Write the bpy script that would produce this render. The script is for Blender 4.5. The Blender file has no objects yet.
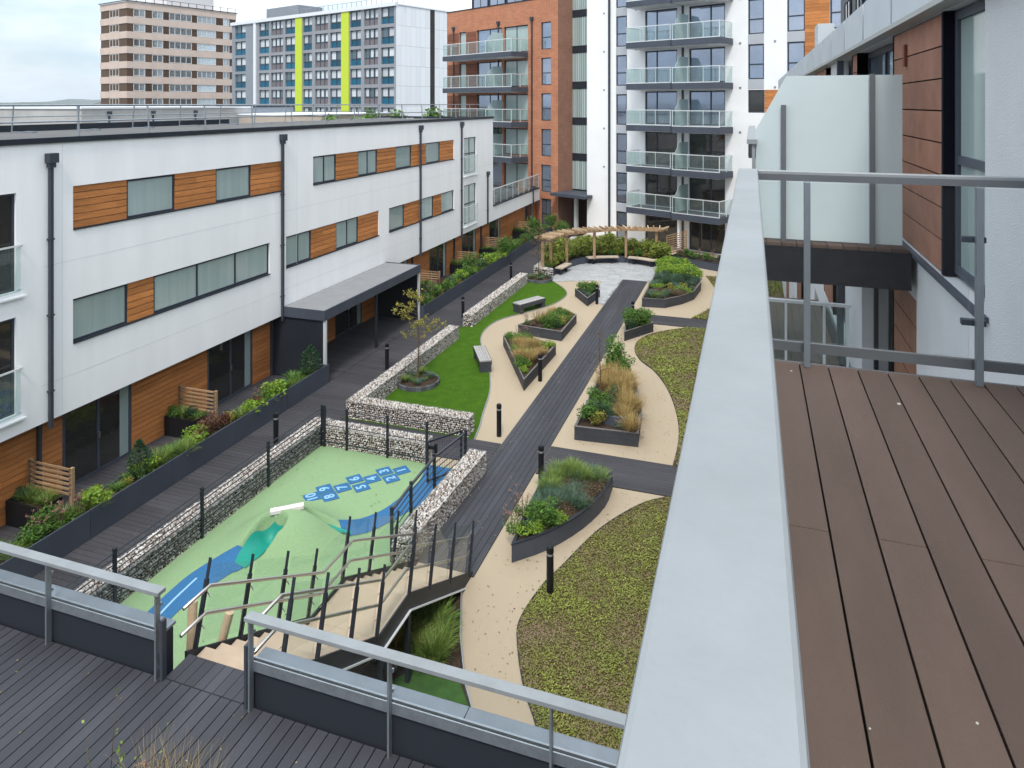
import bpy, math, random
import numpy as np
from mathutils import Vector
rad = math.radians
S = bpy.context.scene
COL = S.collection
H = 10.2            # eye height above the courtyard paving
RND = random.Random(7)

# ------------------------------------------------------------------ materials
MATS = {}
def mat(name, col, rough=.6, metal=0., var=.0, scale=3., bump=0., bscale=40., rnd=0., col2=None, spec=.18, stretch=None, coord='Object', cvar=None, trans=0.):
    """principled: base colour, large-scale noise towards col2 (var), per-face random tint (rnd), fine bump"""
    m = bpy.data.materials.new(name); m.use_nodes = True
    nt = m.node_tree; N = nt.nodes; L = nt.links
    b = N['Principled BSDF']
    b.inputs['Roughness'].default_value = rough
    b.inputs['Metallic'].default_value = metal
    b.inputs['Specular IOR Level'].default_value = spec
    c4 = (*col, 1)
    b.inputs['Base Color'].default_value = c4
    tc = N.new('ShaderNodeTexCoord'); src = tc.outputs[coord]
    if stretch:
        mp = N.new('ShaderNodeMapping'); mp.inputs['Scale'].default_value = stretch
        L.new(src, mp.inputs['Vector']); src = mp.outputs['Vector']
    out = None
    if var > 0 or col2:
        n = N.new('ShaderNodeTexNoise'); n.inputs['Scale'].default_value = scale; n.inputs['Detail'].default_value = 6
        n.inputs['Roughness'].default_value = .65
        L.new(src, n.inputs['Vector'])
        r = N.new('ShaderNodeMapRange'); r.inputs[1].default_value = .35; r.inputs[2].default_value = .65
        L.new(n.outputs['Fac'], r.inputs[0])
        mx = N.new('ShaderNodeMix'); mx.data_type = 'RGBA'
        c2 = col2 if col2 else tuple(c*(1-var) for c in col)
        mx.inputs[6].default_value = c4; mx.inputs[7].default_value = (*c2, 1)
        L.new(r.outputs[0], mx.inputs[0]); out = mx.outputs[2]
    if rnd > 0 or cvar:
        a = N.new('ShaderNodeAttribute'); a.attribute_name = 'rnd'
        if cvar:
            cr = N.new('ShaderNodeValToRGB'); cr.color_ramp.interpolation = 'LINEAR'
            el = cr.color_ramp.elements
            while len(el) < len(cvar): el.new(.5)
            for i, c in enumerate(cvar):
                el[i].position = i/(len(cvar)-1); el[i].color = (*c, 1)
            L.new(a.outputs['Fac'], cr.inputs[0])
            if out is None: out = cr.outputs[0]
            else:
                mm = N.new('ShaderNodeMix'); mm.data_type = 'RGBA'; mm.blend_type = 'MULTIPLY'; mm.inputs[0].default_value = 1
                L.new(cr.outputs[0], mm.inputs[6]); L.new(out, mm.inputs[7]); out = mm.outputs[2]
        else:
            r2 = N.new('ShaderNodeMapRange'); r2.inputs[3].default_value = 1-rnd; r2.inputs[4].default_value = 1+rnd
            L.new(a.outputs['Fac'], r2.inputs[0])
            mm = N.new('ShaderNodeVectorMath'); mm.operation = 'SCALE'
            if out is None: mm.inputs[0].default_value = col
            else: L.new(out, mm.inputs[0])
            L.new(r2.outputs[0], mm.inputs['Scale']); out = mm.outputs[0]
    if out is not None: L.new(out, b.inputs['Base Color'])
    if bump > 0:
        n = N.new('ShaderNodeTexNoise'); n.inputs['Scale'].default_value = bscale; n.inputs['Detail'].default_value = 4
        L.new(src, n.inputs['Vector'])
        bp = N.new('ShaderNodeBump'); bp.inputs['Strength'].default_value = bump; bp.inputs['Distance'].default_value = .02
        L.new(n.outputs['Fac'], bp.inputs['Height']); L.new(bp.outputs[0], b.inputs['Normal'])
    if trans > 0:
        t = N.new('ShaderNodeBsdfTranslucent')
        if out is not None: L.new(out, t.inputs['Color'])
        else: t.inputs['Color'].default_value = c4
        ms = N.new('ShaderNodeMixShader'); ms.inputs[0].default_value = trans
        L.new(b.outputs[0], ms.inputs[1]); L.new(t.outputs[0], ms.inputs[2])
        L.new(ms.outputs[0], N['Material Output'].inputs['Surface'])
    MATS[name] = m
    return m

def glass_mat(name, tint, haze=.05, hcol=(.6,.7,.7), gloss=.9, f0=.03):
    """thin clear sheet: tinted transparency, a fresnel reflection and a little surface dust"""
    m = bpy.data.materials.new(name); m.use_nodes = True
    N = m.node_tree.nodes; L = m.node_tree.links
    N.remove(N['Principled BSDF'])
    t = N.new('ShaderNodeBsdfTransparent'); t.inputs[0].default_value = (*tint, 1)
    d = N.new('ShaderNodeBsdfDiffuse'); d.inputs[0].default_value = (*hcol, 1)
    g = N.new('ShaderNodeBsdfGlossy'); g.inputs['Roughness'].default_value = .02; g.inputs[0].default_value = (gloss, gloss, gloss, 1)
    lw = N.new('ShaderNodeLayerWeight'); lw.inputs[0].default_value = .5
    pw = N.new('ShaderNodeMath'); pw.operation = 'POWER'; pw.inputs[1].default_value = 4.5; L.new(lw.outputs['Facing'], pw.inputs[0])
    fr = N.new('ShaderNodeMath'); fr.operation = 'MULTIPLY_ADD'; fr.inputs[1].default_value = .9; fr.inputs[2].default_value = f0; L.new(pw.outputs[0], fr.inputs[0])
    a = N.new('ShaderNodeMixShader'); a.inputs[0].default_value = haze
    b = N.new('ShaderNodeMixShader')
    L.new(t.outputs[0], a.inputs[1]); L.new(d.outputs[0], a.inputs[2])
    L.new(fr.outputs[0], b.inputs[0]); L.new(a.outputs[0], b.inputs[1]); L.new(g.outputs[0], b.inputs[2])
    L.new(b.outputs[0], N['Material Output'].inputs['Surface'])
    MATS[name] = m
    return m

white = mat('white_render', (.86,.865,.88), .85, var=.05, scale=.6, bump=.15, bscale=60)
white2 = mat('white_render_rain_marked', (.92,.92,.93), .85, var=.065, scale=1.2, bump=.15, bscale=60, stretch=(1,1,.12))
grey_render = mat('pale_grey_render', (.62,.63,.66), .9, var=.06, scale=2, bump=.6, bscale=130)
anth = mat('anthracite_metal', (.032,.038,.050), .45, .3, var=.2, scale=1.5)
anth2 = mat('slate_grey_metal', (.080,.092,.12), .5, .2, var=.15, scale=1.2)
frame_m = mat('dark_window_frame', (.045,.055,.075), .4, .2)
darkpipe = mat('dark_pipe_paint', (.06,.068,.085), .45, .3)
galv = mat('galvanised_steel', (.36,.395,.43), .42, .75, var=.18, scale=9, bump=.05, bscale=60)
galv_cap = mat('painted_grey_handrail', (.285,.305,.32), .40, .2, var=.15, scale=2.8, bump=.04, bscale=90)
capmetal = mat('grey_parapet_cap', (.22,.25,.285), .4, .4, var=.15, scale=2)
steel = mat('brushed_steel', (.6,.56,.52), .3, .9)
alu = mat('pale_aluminium', (.72,.75,.77), .4, .3)
railgrey = mat('mid_grey_rail_paint', (.15,.16,.175), .45, .4, var=.08, scale=5)
cedar = mat('cedar_cladding', (.60,.235,.075), .6, var=.35, scale=5, rnd=.18, stretch=(.4,.4,7), bump=.3, bscale=30)
copper_clad = mat('brown_cladding_board', (.31,.15,.10), .65, var=.25, scale=3, rnd=.12, bump=.35, bscale=60)
brick = None
oak = mat('weathered_timber', (.43,.28,.165), .7, var=.35, scale=6, rnd=.2, stretch=(.5,.5,5), bump=.3, bscale=40)
paletimber = mat('pale_larch', (.62,.46,.30), .65, var=.25, scale=6, rnd=.15)
brown_deck = mat('brown_composite_board', (.103,.070,.057), .58, var=.22, scale=2.6, rnd=.11, bump=.22, bscale=260, stretch=(1,.25,1))
grey_deck = mat('charcoal_deck_board', (.060,.062,.073), .5, var=.28, scale=1.4, rnd=.13, bump=.35, bscale=120, stretch=(1,.2,1))
grey_deck_x = mat('charcoal_walkway_board', (.064,.062,.070), .55, var=.32, scale=1.0, rnd=.10, bump=.35, bscale=120, stretch=(.2,1,1))
deck_gap = mat('board_gap', (.012,.012,.014), .9)
resin = mat('buff_resin_gravel', (.44,.36,.262), .9, var=.16, scale=70, bump=.5, bscale=160)
paving = mat('pale_stone_paving', (.38,.39,.40), .8, var=.12, scale=4, rnd=.09, bump=.1)
turf = mat('artificial_turf', (.060,.140,.004), .95, col2=(.040,.105,.003), scale=3, bump=1., bscale=300)
play_green = mat('green_wetpour', (.205,.325,.165), .9, col2=(.26,.38,.21), scale=35, bump=.4, bscale=220)
play_blue = mat('blue_wetpour', (.030,.125,.27), .9, col2=(.045,.155,.32), scale=35, bump=.4, bscale=220)
teal = mat('teal_slide', (.015,.26,.20), .4, var=.1, scale=3)
white_mark = mat('white_marking', (.75,.78,.8), .8)
light_blue = mat('pale_marking', (.26,.46,.66), .8)
black = mat('black_bollard_paint', (.012,.013,.016), .35)
lampglass = mat('bollard_lens', (.30,.32,.33), .3)
plank_grey = mat('planter_grey_board', (.060,.064,.075), .6, .1, var=.2, scale=3, rnd=.1)
edging = mat('silvered_timber_edge', (.17,.16,.16), .75, var=.3, scale=5, rnd=.15, stretch=(1,1,4))
soil = mat('bark_mulch', (.03,.02,.014), .95, col2=(.075,.05,.035), scale=18, bump=1., bscale=60)
interior = mat('dark_room', (.05,.045,.045), .9, var=.4, scale=.8)
blindroom = mat('pale_room_blind', (.42,.50,.49), .5, var=.06, scale=1.5)
pane_pale = mat('pale_blind_and_sky_tone_glass', (.36,.445,.435), .08, var=.13, scale=1., spec=.7, stretch=(5,5,.12), rnd=.14)  # pale colour mixes blinds and curtains with a painted-in overcast sky reflection
pane_dark = mat('dark_window_glass', (.04,.038,.035), .04, var=.6, scale=.4, spec=.9)
pane_sky = mat('reflecting_window_glass', (.36,.42,.53), .06, .75, var=.25, scale=.25)
pane_teal = mat('teal_panel', (.02,.13,.20), .3, var=.1, scale=1)
pane_far = mat('far_window_glass', (.42,.48,.53), .12, .25, rnd=.55, spec=.7)
frosted = mat('frosted_glass', (.50,.575,.59), .3, var=.05, scale=1.5, spec=.4)
frosted_t = glass_mat('frosted_privacy_glass', (.6,.74,.74), .5, (.68,.80,.80))
clear = glass_mat('clear_balustrade_glass', (.88,.94,.92), .05, (.62,.72,.70))
clear_g = glass_mat('greenish_balustrade_glass', (.90,.95,.94), .035, (.68,.77,.79))
clear_near = glass_mat('thin_clear_glass', (.96,.97,.97), .004, (.7,.75,.75), .9, .008)
lime = mat('lime_panel', (.50,.62,.05), .5)
pink_conc = mat('pinkish_concrete_band', (.60,.49,.43), .85, var=.12, scale=.5)
brown_panel = mat('brown_brick_panel', (.085,.05,.032), .85, rnd=.35)
blue_grey_wall = mat('blue_grey_wall', (.25,.28,.32), .8, var=.08, scale=.4)
frame_concrete = mat('grey_frame_concrete', (.29,.30,.33), .8, var=.1, scale=.5)
mauve = mat('mauve_grey_panel', (.17,.155,.17), .7)
white_panel = mat('white_rainscreen', (.70,.73,.77), .6, rnd=.04)
roofing = mat('grey_roof_felt', (.13,.13,.13), .9, var=.2, scale=1)
canopy_roof = mat('canopy_roof_sheet', (.25,.255,.265), .8, var=.12, scale=2)
zinc = mat('zinc_panel', (.58,.62,.66), .45, .3, var=.08, scale=1.5, rnd=.05)
fasciamat = mat('charcoal_fascia_felt', (.02,.021,.026), .8, var=.35, scale=5, bump=.4, bscale=60)
ground_m = mat('town_ground', (.13,.13,.12), .95, var=.4, scale=.05)
hill_m = mat('hill_woodland', (.06,.085,.05), .95, var=.5, scale=.01)
stone_m = mat('gabion_stone', (.5,.46,.42), .9, cvar=[(.13,.115,.105),(.28,.24,.21),(.42,.38,.35),(.55,.52,.49),(.70,.68,.66)], bump=.3, bscale=90)
bark = mat('bark', (.15,.10,.065), .9, var=.4, scale=20)
def leafm(name, cols, trans=.3, rough=.55): return mat(name, cols[0], rough, cvar=cols, trans=trans, spec=.3)
L_green = leafm('mid_green_leaf', [(.04,.10,.02),(.10,.21,.035),(.19,.35,.06)])
L_lime = leafm('lime_leaf', [(.10,.20,.02),(.22,.36,.04),(.40,.50,.07)])
L_dark = leafm('dark_green_leaf', [(.018,.05,.022),(.035,.09,.038),(.07,.15,.06)])
L_blue = leafm('blue_green_leaf', [(.04,.09,.065),(.09,.17,.12),(.17,.27,.19)])
L_red = leafm('wine_red_leaf', [(.06,.02,.02),(.15,.05,.035),(.20,.11,.06)])
L_yellow = leafm('yellowing_leaf', [(.14,.16,.03),(.33,.30,.06),(.45,.36,.10)])
L_straw = leafm('straw_blade', [(.20,.15,.05),(.44,.31,.11),(.66,.50,.24)])
L_grass = leafm('grass_blade', [(.06,.11,.02),(.17,.27,.05),(.36,.44,.13)])
L_bamboo = leafm('feathery_yellow_green_leaf', [(.10,.15,.02),(.25,.31,.05),(.45,.46,.13)])
L_pink = leafm('faded_pink_flower', [(.20,.10,.08),(.38,.20,.16),(.48,.36,.30)])
L_heather = leafm('brown_heather', [(.07,.045,.03),(.16,.11,.07),(.24,.20,.11)])
L_sedum = leafm('sedum_leaf', [(.20,.14,.09),(.17,.135,.055),(.15,.155,.035),(.18,.21,.035),(.27,.30,.055)], 0)
sedum_base = mat('sedum_mat', (.08,.08,.02), .95, col2=(.09,.055,.03), scale=1.1, bump=1., bscale=70)

def brick_mat(name, c1, c2, mortar):
    m = bpy.data.materials.new(name); m.use_nodes = True
    N = m.node_tree.nodes; L = m.node_tree.links; b = N['Principled BSDF']; b.inputs['Roughness'].default_value = .9
    tc = N.new('ShaderNodeTexCoord'); sx = N.new('ShaderNodeSeparateXYZ'); cb = N.new('ShaderNodeCombineXYZ')
    L.new(tc.outputs['Object'], sx.inputs[0])
    ad = N.new('ShaderNodeMath'); ad.operation = 'ADD'; L.new(sx.outputs[0], ad.inputs[0]); L.new(sx.outputs[1], ad.inputs[1])
    L.new(ad.outputs[0], cb.inputs[0]); L.new(sx.outputs[2], cb.inputs[1])
    t = N.new('ShaderNodeTexBrick'); L.new(cb.outputs[0], t.inputs['Vector'])
    t.inputs['Color1'].default_value = (*c1, 1); t.inputs['Color2'].default_value = (*c2, 1); t.inputs['Mortar'].default_value = (*mortar, 1)
    t.inputs['Scale'].default_value = 1; t.inputs['Brick Width'].default_value = .225; t.inputs['Row Height'].default_value = .075
    t.inputs['Mortar Size'].default_value = .01; t.inputs['Bias'].default_value = 0
    n = N.new('ShaderNodeTexNoise'); n.inputs['Scale'].default_value = 1.3; n.inputs['Detail'].default_value = 8; L.new(tc.outputs['Object'], n.inputs['Vector'])
    r = N.new('ShaderNodeMapRange'); r.inputs[3].default_value = .75; r.inputs[4].default_value = 1.25; L.new(n.outputs['Fac'], r.inputs[0])
    sc = N.new('ShaderNodeVectorMath'); sc.operation = 'SCALE'; L.new(t.outputs[0], sc.inputs[0]); L.new(r.outputs[0], sc.inputs['Scale'])
    L.new(sc.outputs[0], b.inputs['Base Color']); return m
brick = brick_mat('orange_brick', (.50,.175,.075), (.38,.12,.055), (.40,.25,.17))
brick_d = brick_mat('darker_brick', (.30,.13,.08), (.22,.09,.06), (.26,.18,.13))  # darker copy of the orange brick, used on the return walls

# ------------------------------------------------------------------ mesh builder
ORG = {}
def setp(o, label=None, cat=None, group=None, kind=None):
    if label: o['label'] = label
    if cat: o['category'] = cat
    if group: o['group'] = group
    if kind: o['kind'] = kind
    return o
def thing(name, loc, label, cat, group=None):
    o = bpy.data.objects.new(name, None); COL.objects.link(o); o.location = loc; o.empty_display_size = .3
    ORG[o.name] = Vector(loc); return setp(o, label, cat, group)

class MB:
    def __init__(s, fr=None):
        s.V = []; s.F = []; s.M = []; s.R = []; s.fr = fr; s.flip = False; s.rv = None
        if fr:
            ox, oy, ex, ey, nx, ny = fr
            s.flip = (ex*ny - ey*nx) < 0
    def p(s, x, y, z):
        if s.fr:
            ox, oy, ex, ey, nx, ny = s.fr
            return (ox+x*ex+y*nx, oy+x*ey+y*ny, z)
        return (x, y, z)
    def raw(s, vs, fs, m=0, flip=False):
        b = len(s.V); s.V += [tuple(v) for v in vs]
        r = s.rv if s.rv is not None else RND.random()
        for f in fs:
            f = [b+i for i in f]
            s.F.append(f[::-1] if flip else f); s.M.append(m); s.R.append(r)
        return s
    def poly(s, pts, m=0): return s.raw([s.p(*q) for q in pts], [list(range(len(pts)))], m, s.flip)
    def box(s, x0, x1, y0, y1, z0, z1, m=0):
        if x0 > x1: x0, x1 = x1, x0
        if y0 > y1: y0, y1 = y1, y0
        if z0 > z1: z0, z1 = z1, z0
        vs = [s.p(x, y, z) for z in (z0, z1) for x, y in ((x0,y0),(x1,y0),(x1,y1),(x0,y1))]
        return s.raw(vs, [(3,2,1,0),(4,5,6,7),(0,1,5,4),(1,2,6,5),(2,3,7,6),(3,0,4,7)], m, s.flip)
    def bar(s, a, b, w, h=None, m=0, up=(0,0,1)):
        h = h or w; a = Vector(s.p(*a)); b = Vector(s.p(*b)); d = (b-a).normalized(); u = Vector(up)
        if abs(d.dot(u)) > .98: u = Vector((0,1,0))
        x = d.cross(u).normalized(); y = x.cross(d).normalized()
        vs = []
        for q in (a, b):
            for i, j in ((-1,-1),(1,-1),(1,1),(-1,1)): vs.append(q + x*(i*w/2) + y*(j*h/2))
        return s.raw(vs, [(0,1,2,3),(7,6,5,4),(0,4,5,1),(1,5,6,2),(2,6,7,3),(3,7,4,0)], m)
    def tube(s, pts, r, n=8, m=0):
        pts = [Vector(s.p(*q)) for q in pts]; rs = r if isinstance(r, (list, tuple)) else [r]*len(pts)
        vs = []
        for i, q in enumerate(pts):
            d = (pts[min(i+1, len(pts)-1)] - pts[max(i-1, 0)]).normalized()
            u = Vector((0,0,1)) if abs(d.z) < .9 else Vector((1,0,0))
            x = d.cross(u).normalized(); y = x.cross(d)
            for k in range(n):
                a = 2*math.pi*k/n; vs.append(q + x*(math.cos(a)*rs[i]) + y*(math.sin(a)*rs[i]))
        fs = []
        for i in range(len(pts)-1):
            for k in range(n): fs.append((i*n+k, i*n+(k+1)%n, (i+1)*n+(k+1)%n, (i+1)*n+k))
        fs.append(tuple(range(n))[::-1]); fs.append(tuple((len(pts)-1)*n+k for k in range(n)))
        return s.raw(vs, fs, m)
    def lathe(s, cx, cy, prof, n=16, m=0):
        vs = []; fs = []
        for r, z in prof:
            for k in range(n):
                a = 2*math.pi*k/n; vs.append(s.p(cx+r*math.cos(a), cy+r*math.sin(a), z))
        for i in range(len(prof)-1):
            for k in range(n): fs.append((i*n+k, i*n+(k+1)%n, (i+1)*n+(k+1)%n, (i+1)*n+k))
        fs.append(tuple((len(prof)-1)*n+k for k in range(n)))
        return s.raw(vs, fs, m)
    def prism(s, poly, z0, z1, m=0):
        if area(poly) < 0: poly = poly[::-1]
        n = len(poly); vs = [s.p(x, y, z0) for x, y in poly] + [s.p(x, y, z1) for x, y in poly]
        fs = [tuple(range(n))[::-1], tuple(range(n, 2*n))] + [(i, (i+1)%n, n+(i+1)%n, n+i) for i in range(n)]
        return s.raw(vs, fs, m, s.flip)
    def wall(s, x0, x1, z0, z1, holes, y=0., depth=.15, m=0, back=None):
        """vertical sheet at depth y with real openings and reveals going in by `depth`"""
        xs = sorted({x0, x1} | {v for h in holes for v in h[:2] if x0 < v < x1})
        zs = sorted({z0, z1} | {v for h in holes for v in h[2:] if z0 < v < z1})
        for i in range(len(xs)-1):
            j0 = 0
            while j0 < len(zs)-1:
                cx = (xs[i]+xs[i+1])/2
                def inside(j): cz = (zs[j]+zs[j+1])/2; return any(h[0] < cx < h[1] and h[2] < cz < h[3] for h in holes)
                if inside(j0): j0 += 1; continue
                j1 = j0
                while j1 < len(zs)-1 and not inside(j1): j1 += 1
                s.poly([(xs[i],y,zs[j0]),(xs[i+1],y,zs[j0]),(xs[i+1],y,zs[j1]),(xs[i],y,zs[j1])][::-1] , m); j0 = j1
        for a, b, c, d in holes:
            s.poly([(a,y,c),(a,y,d),(a,y-depth,d),(a,y-depth,c)], m); s.poly([(b,y,c),(b,y,d),(b,y-depth,d),(b,y-depth,c)], m)
            s.poly([(a,y,c),(b,y,c),(b,y-depth,c),(a,y-depth,c)], m); s.poly([(a,y,d),(b,y,d),(b,y-depth,d),(a,y-depth,d)], m)
        return s
    def build(s, name, mats, parent=None, smooth=False, bevel=0., top=None, label=None, cat=None, group=None, kind=None):
        me = bpy.data.meshes.new(name)
        if parent is not None: org = ORG[parent.name]
        elif top is not None: org = Vector(top)
        else:
            a = np.array(s.V); org = Vector(((a[:,0].min()+a[:,0].max())/2, (a[:,1].min()+a[:,1].max())/2, a[:,2].min()))
            if kind == 'structure': org = Vector((0,0,0))
        me.from_pydata([(v[0]-org[0], v[1]-org[1], v[2]-org[2]) for v in s.V], [], s.F)
        if not isinstance(mats, (list, tuple)): mats = [mats]
        for m in mats: me.materials.append(m)
        me.polygons.foreach_set('material_index', s.M)
        if smooth: me.polygons.foreach_set('use_smooth', [True]*len(s.F))
        at = me.attributes.new('rnd', 'FLOAT', 'FACE'); at.data.foreach_set('value', s.R)
        me.update()
        o = bpy.data.objects.new(name, me); COL.objects.link(o)
        ORG[o.name] = org
        if parent is not None:
            o.parent = parent
        else: o.location = org
        if bevel:
            md = o.modifiers.new('bevel', 'BEVEL'); md.width = bevel; md.segments = 2; md.limit_method = 'ANGLE'
        return setp(o, label, cat, group, kind)
def area(p): return sum(p[i][0]*p[(i+1)%len(p)][1]-p[(i+1)%len(p)][0]*p[i][1] for i in range(len(p)))/2

def npmesh(name, V, F, R, mats, midx=None, parent=None, org=(0,0,0), smooth=False):
    """fast mesh of equal-size faces"""
    V = np.asarray(V, dtype=np.float32) - np.array(org, dtype=np.float32); F = np.asarray(F, dtype=np.int32); k = F.shape[1]; n = len(F)
    me = bpy.data.meshes.new(name)
    me.vertices.add(len(V)); me.vertices.foreach_set('co', V.ravel())
    me.loops.add(n*k); me.loops.foreach_set('vertex_index', F.ravel())
    me.polygons.add(n); me.polygons.foreach_set('loop_start', np.arange(0, n*k, k, dtype=np.int32))
    me.polygons.foreach_set('loop_total', np.full(n, k, dtype=np.int32))
    for m in (mats if isinstance(mats, (list, tuple)) else [mats]): me.materials.append(m)
    if midx is not None: me.polygons.foreach_set('material_index', np.asarray(midx, dtype=np.int32))
    at = me.attributes.new('rnd', 'FLOAT', 'FACE'); at.data.foreach_set('value', np.asarray(R, dtype=np.float32))
    if smooth: me.polygons.foreach_set('use_smooth', [True]*n)
    me.update(calc_edges=True); me.validate()
    o = bpy.data.objects.new(name, me); COL.objects.link(o); ORG[o.name] = Vector(org)
    if parent is not None: o.parent = parent
    else: o.location = org
    return o
def copy_tree(o, loc, rz=0., sc=1., label=None, parent=None):
    c = o.copy(); COL.objects.link(c)
    if parent is None:
        c.location = loc or (0,0,0); c.rotation_euler = (0,0,rz); c.scale = (sc,sc,sc)
        if label: c['label'] = label
    else: c.parent = parent
    for ch in list(o.children): copy_tree(ch, None, parent=c)
    return c
ORDN = ['first','second','third','fourth','fifth','sixth','seventh','eighth','ninth','tenth','eleventh','twelfth','thirteenth','fourteenth','fifteenth','sixteenth','seventeenth','eighteenth','nineteenth','twentieth']
ORDN += ['twenty-'+q for q in ORDN[:9]]+['thirtieth']+['thirty-'+q for q in ORDN[:9]]+['fortieth']+['forty-'+q for q in ORDN[:9]]
def smooth_poly(pts, n=6):
    """Catmull-Rom through pts (open)"""
    P = [Vector((p[0],p[1],0)) for p in pts]; out = []
    for i in range(len(P)-1):
        a = P[max(i-1,0)]; b = P[i]; c = P[i+1]; d = P[min(i+2,len(P)-1)]
        for k in range(n):
            t = k/n
            q = .5*((2*b)+(-a+c)*t+(2*a-5*b+4*c-d)*t*t+(-a+3*b-3*c+d)*t**3); out.append((q.x,q.y))
    out.append((P[-1].x,P[-1].y)); return out
def sheet(name, poly, z, m, kind='structure', t=.0):
    if area(poly) < 0: poly = poly[::-1]
    mb = MB()
    if t: mb.prism(poly, z-t, z)
    else: mb.poly([(x,y,z) for x,y in poly])
    return mb.build(name, m, kind=kind)
# ------------------------------------------------------------------ camera, sky, sun
cam = bpy.data.cameras.new('camera'); co = bpy.data.objects.new('camera', cam); COL.objects.link(co)
co.location = (0,0,H); co.rotation_euler = (rad(90), 0, rad(18.7))
cam.sensor_width = 36; cam.lens = 709/1024*36; cam.shift_y = -(384-104)/1024; cam.clip_start = .05; cam.clip_end = 12000
S.camera = co
S.view_settings.view_transform = 'Standard'; S.view_settings.look = 'None'; S.view_settings.gamma = 1; S.view_settings.exposure = .80
SUN_EL, SUN_AZ = 55, 168     # azimuth clockwise from +Y: behind the viewer, to the left
w = bpy.data.worlds.new('World'); S.world = w; w.use_nodes = True
N = w.node_tree.nodes; L = w.node_tree.links; bg = N['Background']
sky = N.new('ShaderNodeTexSky'); sky.sky_type = 'NISHITA'; sky.sun_disc = False; sky.sun_elevation = rad(SUN_EL); sky.sun_rotation = rad(SUN_AZ); sky.air_density = 1.; sky.dust_density = 2.5
bg.inputs[1].default_value = .12; L.new(sky.outputs[0], bg.inputs[0])
tc = N.new('ShaderNodeTexCoord'); mp = N.new('ShaderNodeMapping'); mp.inputs['Scale'].default_value = (1,1,3.4); L.new(tc.outputs['Generated'], mp.inputs[0])
nz = N.new('ShaderNodeTexNoise'); nz.inputs['Scale'].default_value = 2.3; nz.inputs['Detail'].default_value = 8; nz.inputs['Roughness'].default_value = .55; nz.inputs['Distortion'].default_value = .6
L.new(mp.outputs[0], nz.inputs['Vector'])
cr = N.new('ShaderNodeValToRGB'); cr.color_ramp.elements[0].position = .34; cr.color_ramp.elements[1].position = .62
cr.color_ramp.elements[0].color = (.60,.60,.60,1); cr.color_ramp.elements[1].color = (1,1,1,1); L.new(nz.outputs['Fac'], cr.inputs[0])
cl = N.new('ShaderNodeBackground'); cl.inputs[1].default_value = 1.
n2 = N.new('ShaderNodeTexNoise'); n2.inputs['Scale'].default_value = 4.5; n2.inputs['Detail'].default_value = 6; L.new(mp.outputs[0], n2.inputs['Vector'])
c2 = N.new('ShaderNodeValToRGB'); c2.color_ramp.elements[0].position = .36; c2.color_ramp.elements[1].position = .6
c2.color_ramp.elements[0].color = (.44,.56,.66,1); c2.color_ramp.elements[1].color = (.80,.815,.82,1); L.new(n2.outputs['Fac'], c2.inputs[0]); L.new(c2.outputs[0], cl.inputs[0])
sz = N.new('ShaderNodeSeparateXYZ'); L.new(tc.outputs['Generated'], sz.inputs[0])
zc = N.new('ShaderNodeClamp'); L.new(sz.outputs[2], zc.inputs[0])
zm = N.new('ShaderNodeMath'); zm.operation = 'MULTIPLY_ADD'; zm.inputs[1].default_value = .95; zm.inputs[2].default_value = .92; L.new(zc.outputs[0], zm.inputs[0]); L.new(zm.outputs[0], cl.inputs[1])
ms = N.new('ShaderNodeMixShader'); L.new(cr.outputs[0], ms.inputs[0]); L.new(bg.outputs[0], ms.inputs[1]); L.new(cl.outputs[0], ms.inputs[2])
L.new(ms.outputs[0], N['World Output'].inputs[0])
sl = bpy.data.lights.new('sun', 'SUN'); so = bpy.data.objects.new('sun', sl); COL.objects.link(so)
sl.energy = 1.5; sl.angle = rad(10); sl.color = (1,.95,.88)
d = Vector((math.sin(rad(SUN_AZ))*math.cos(rad(SUN_EL)), math.cos(rad(SUN_AZ))*math.cos(rad(SUN_EL)), math.sin(rad(SUN_EL))))
so.rotation_euler = d.to_track_quat('Z', 'Y').to_euler()

# ------------------------------------------------------------------ ground and hills
sheet('ground', [(-6000,-3000),(6000,-3000),(6000,9000),(-6000,9000)], -.05, ground_m)
def ridge(name, dist, h, seed):
    r = random.Random(seed); mb = MB(); n = 90; a0, a1 = rad(100), rad(160); T = []; B = []
    ph = [r.uniform(0,6.3) for _ in range(6)]
    for i in range(n+1):
        a = a0+(a1-a0)*i/n
        z = h*(.55+.25*math.sin(a*9+ph[0])+.14*math.sin(a*23+ph[1])+.06*math.sin(a*61+ph[2])+.03*math.sin(a*140+ph[3]))
        T.append((dist*math.cos(a), dist*math.sin(a), z)); B.append(((dist-900)*math.cos(a), (dist-900)*math.sin(a), -.05))
    bk = [(1.3*x, 1.3*y, -.05) for x, y, z in T]
    for i in range(n):
        mb.poly([B[i],B[i+1],T[i+1],T[i]]); mb.poly([T[i],T[i+1],bk[i+1],bk[i]])
    return mb.build(name, hill_m, kind='structure', smooth=True)
ridge('hills', 4500, 105, 3)
ridge('hills', 3000, 36, 8)

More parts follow.
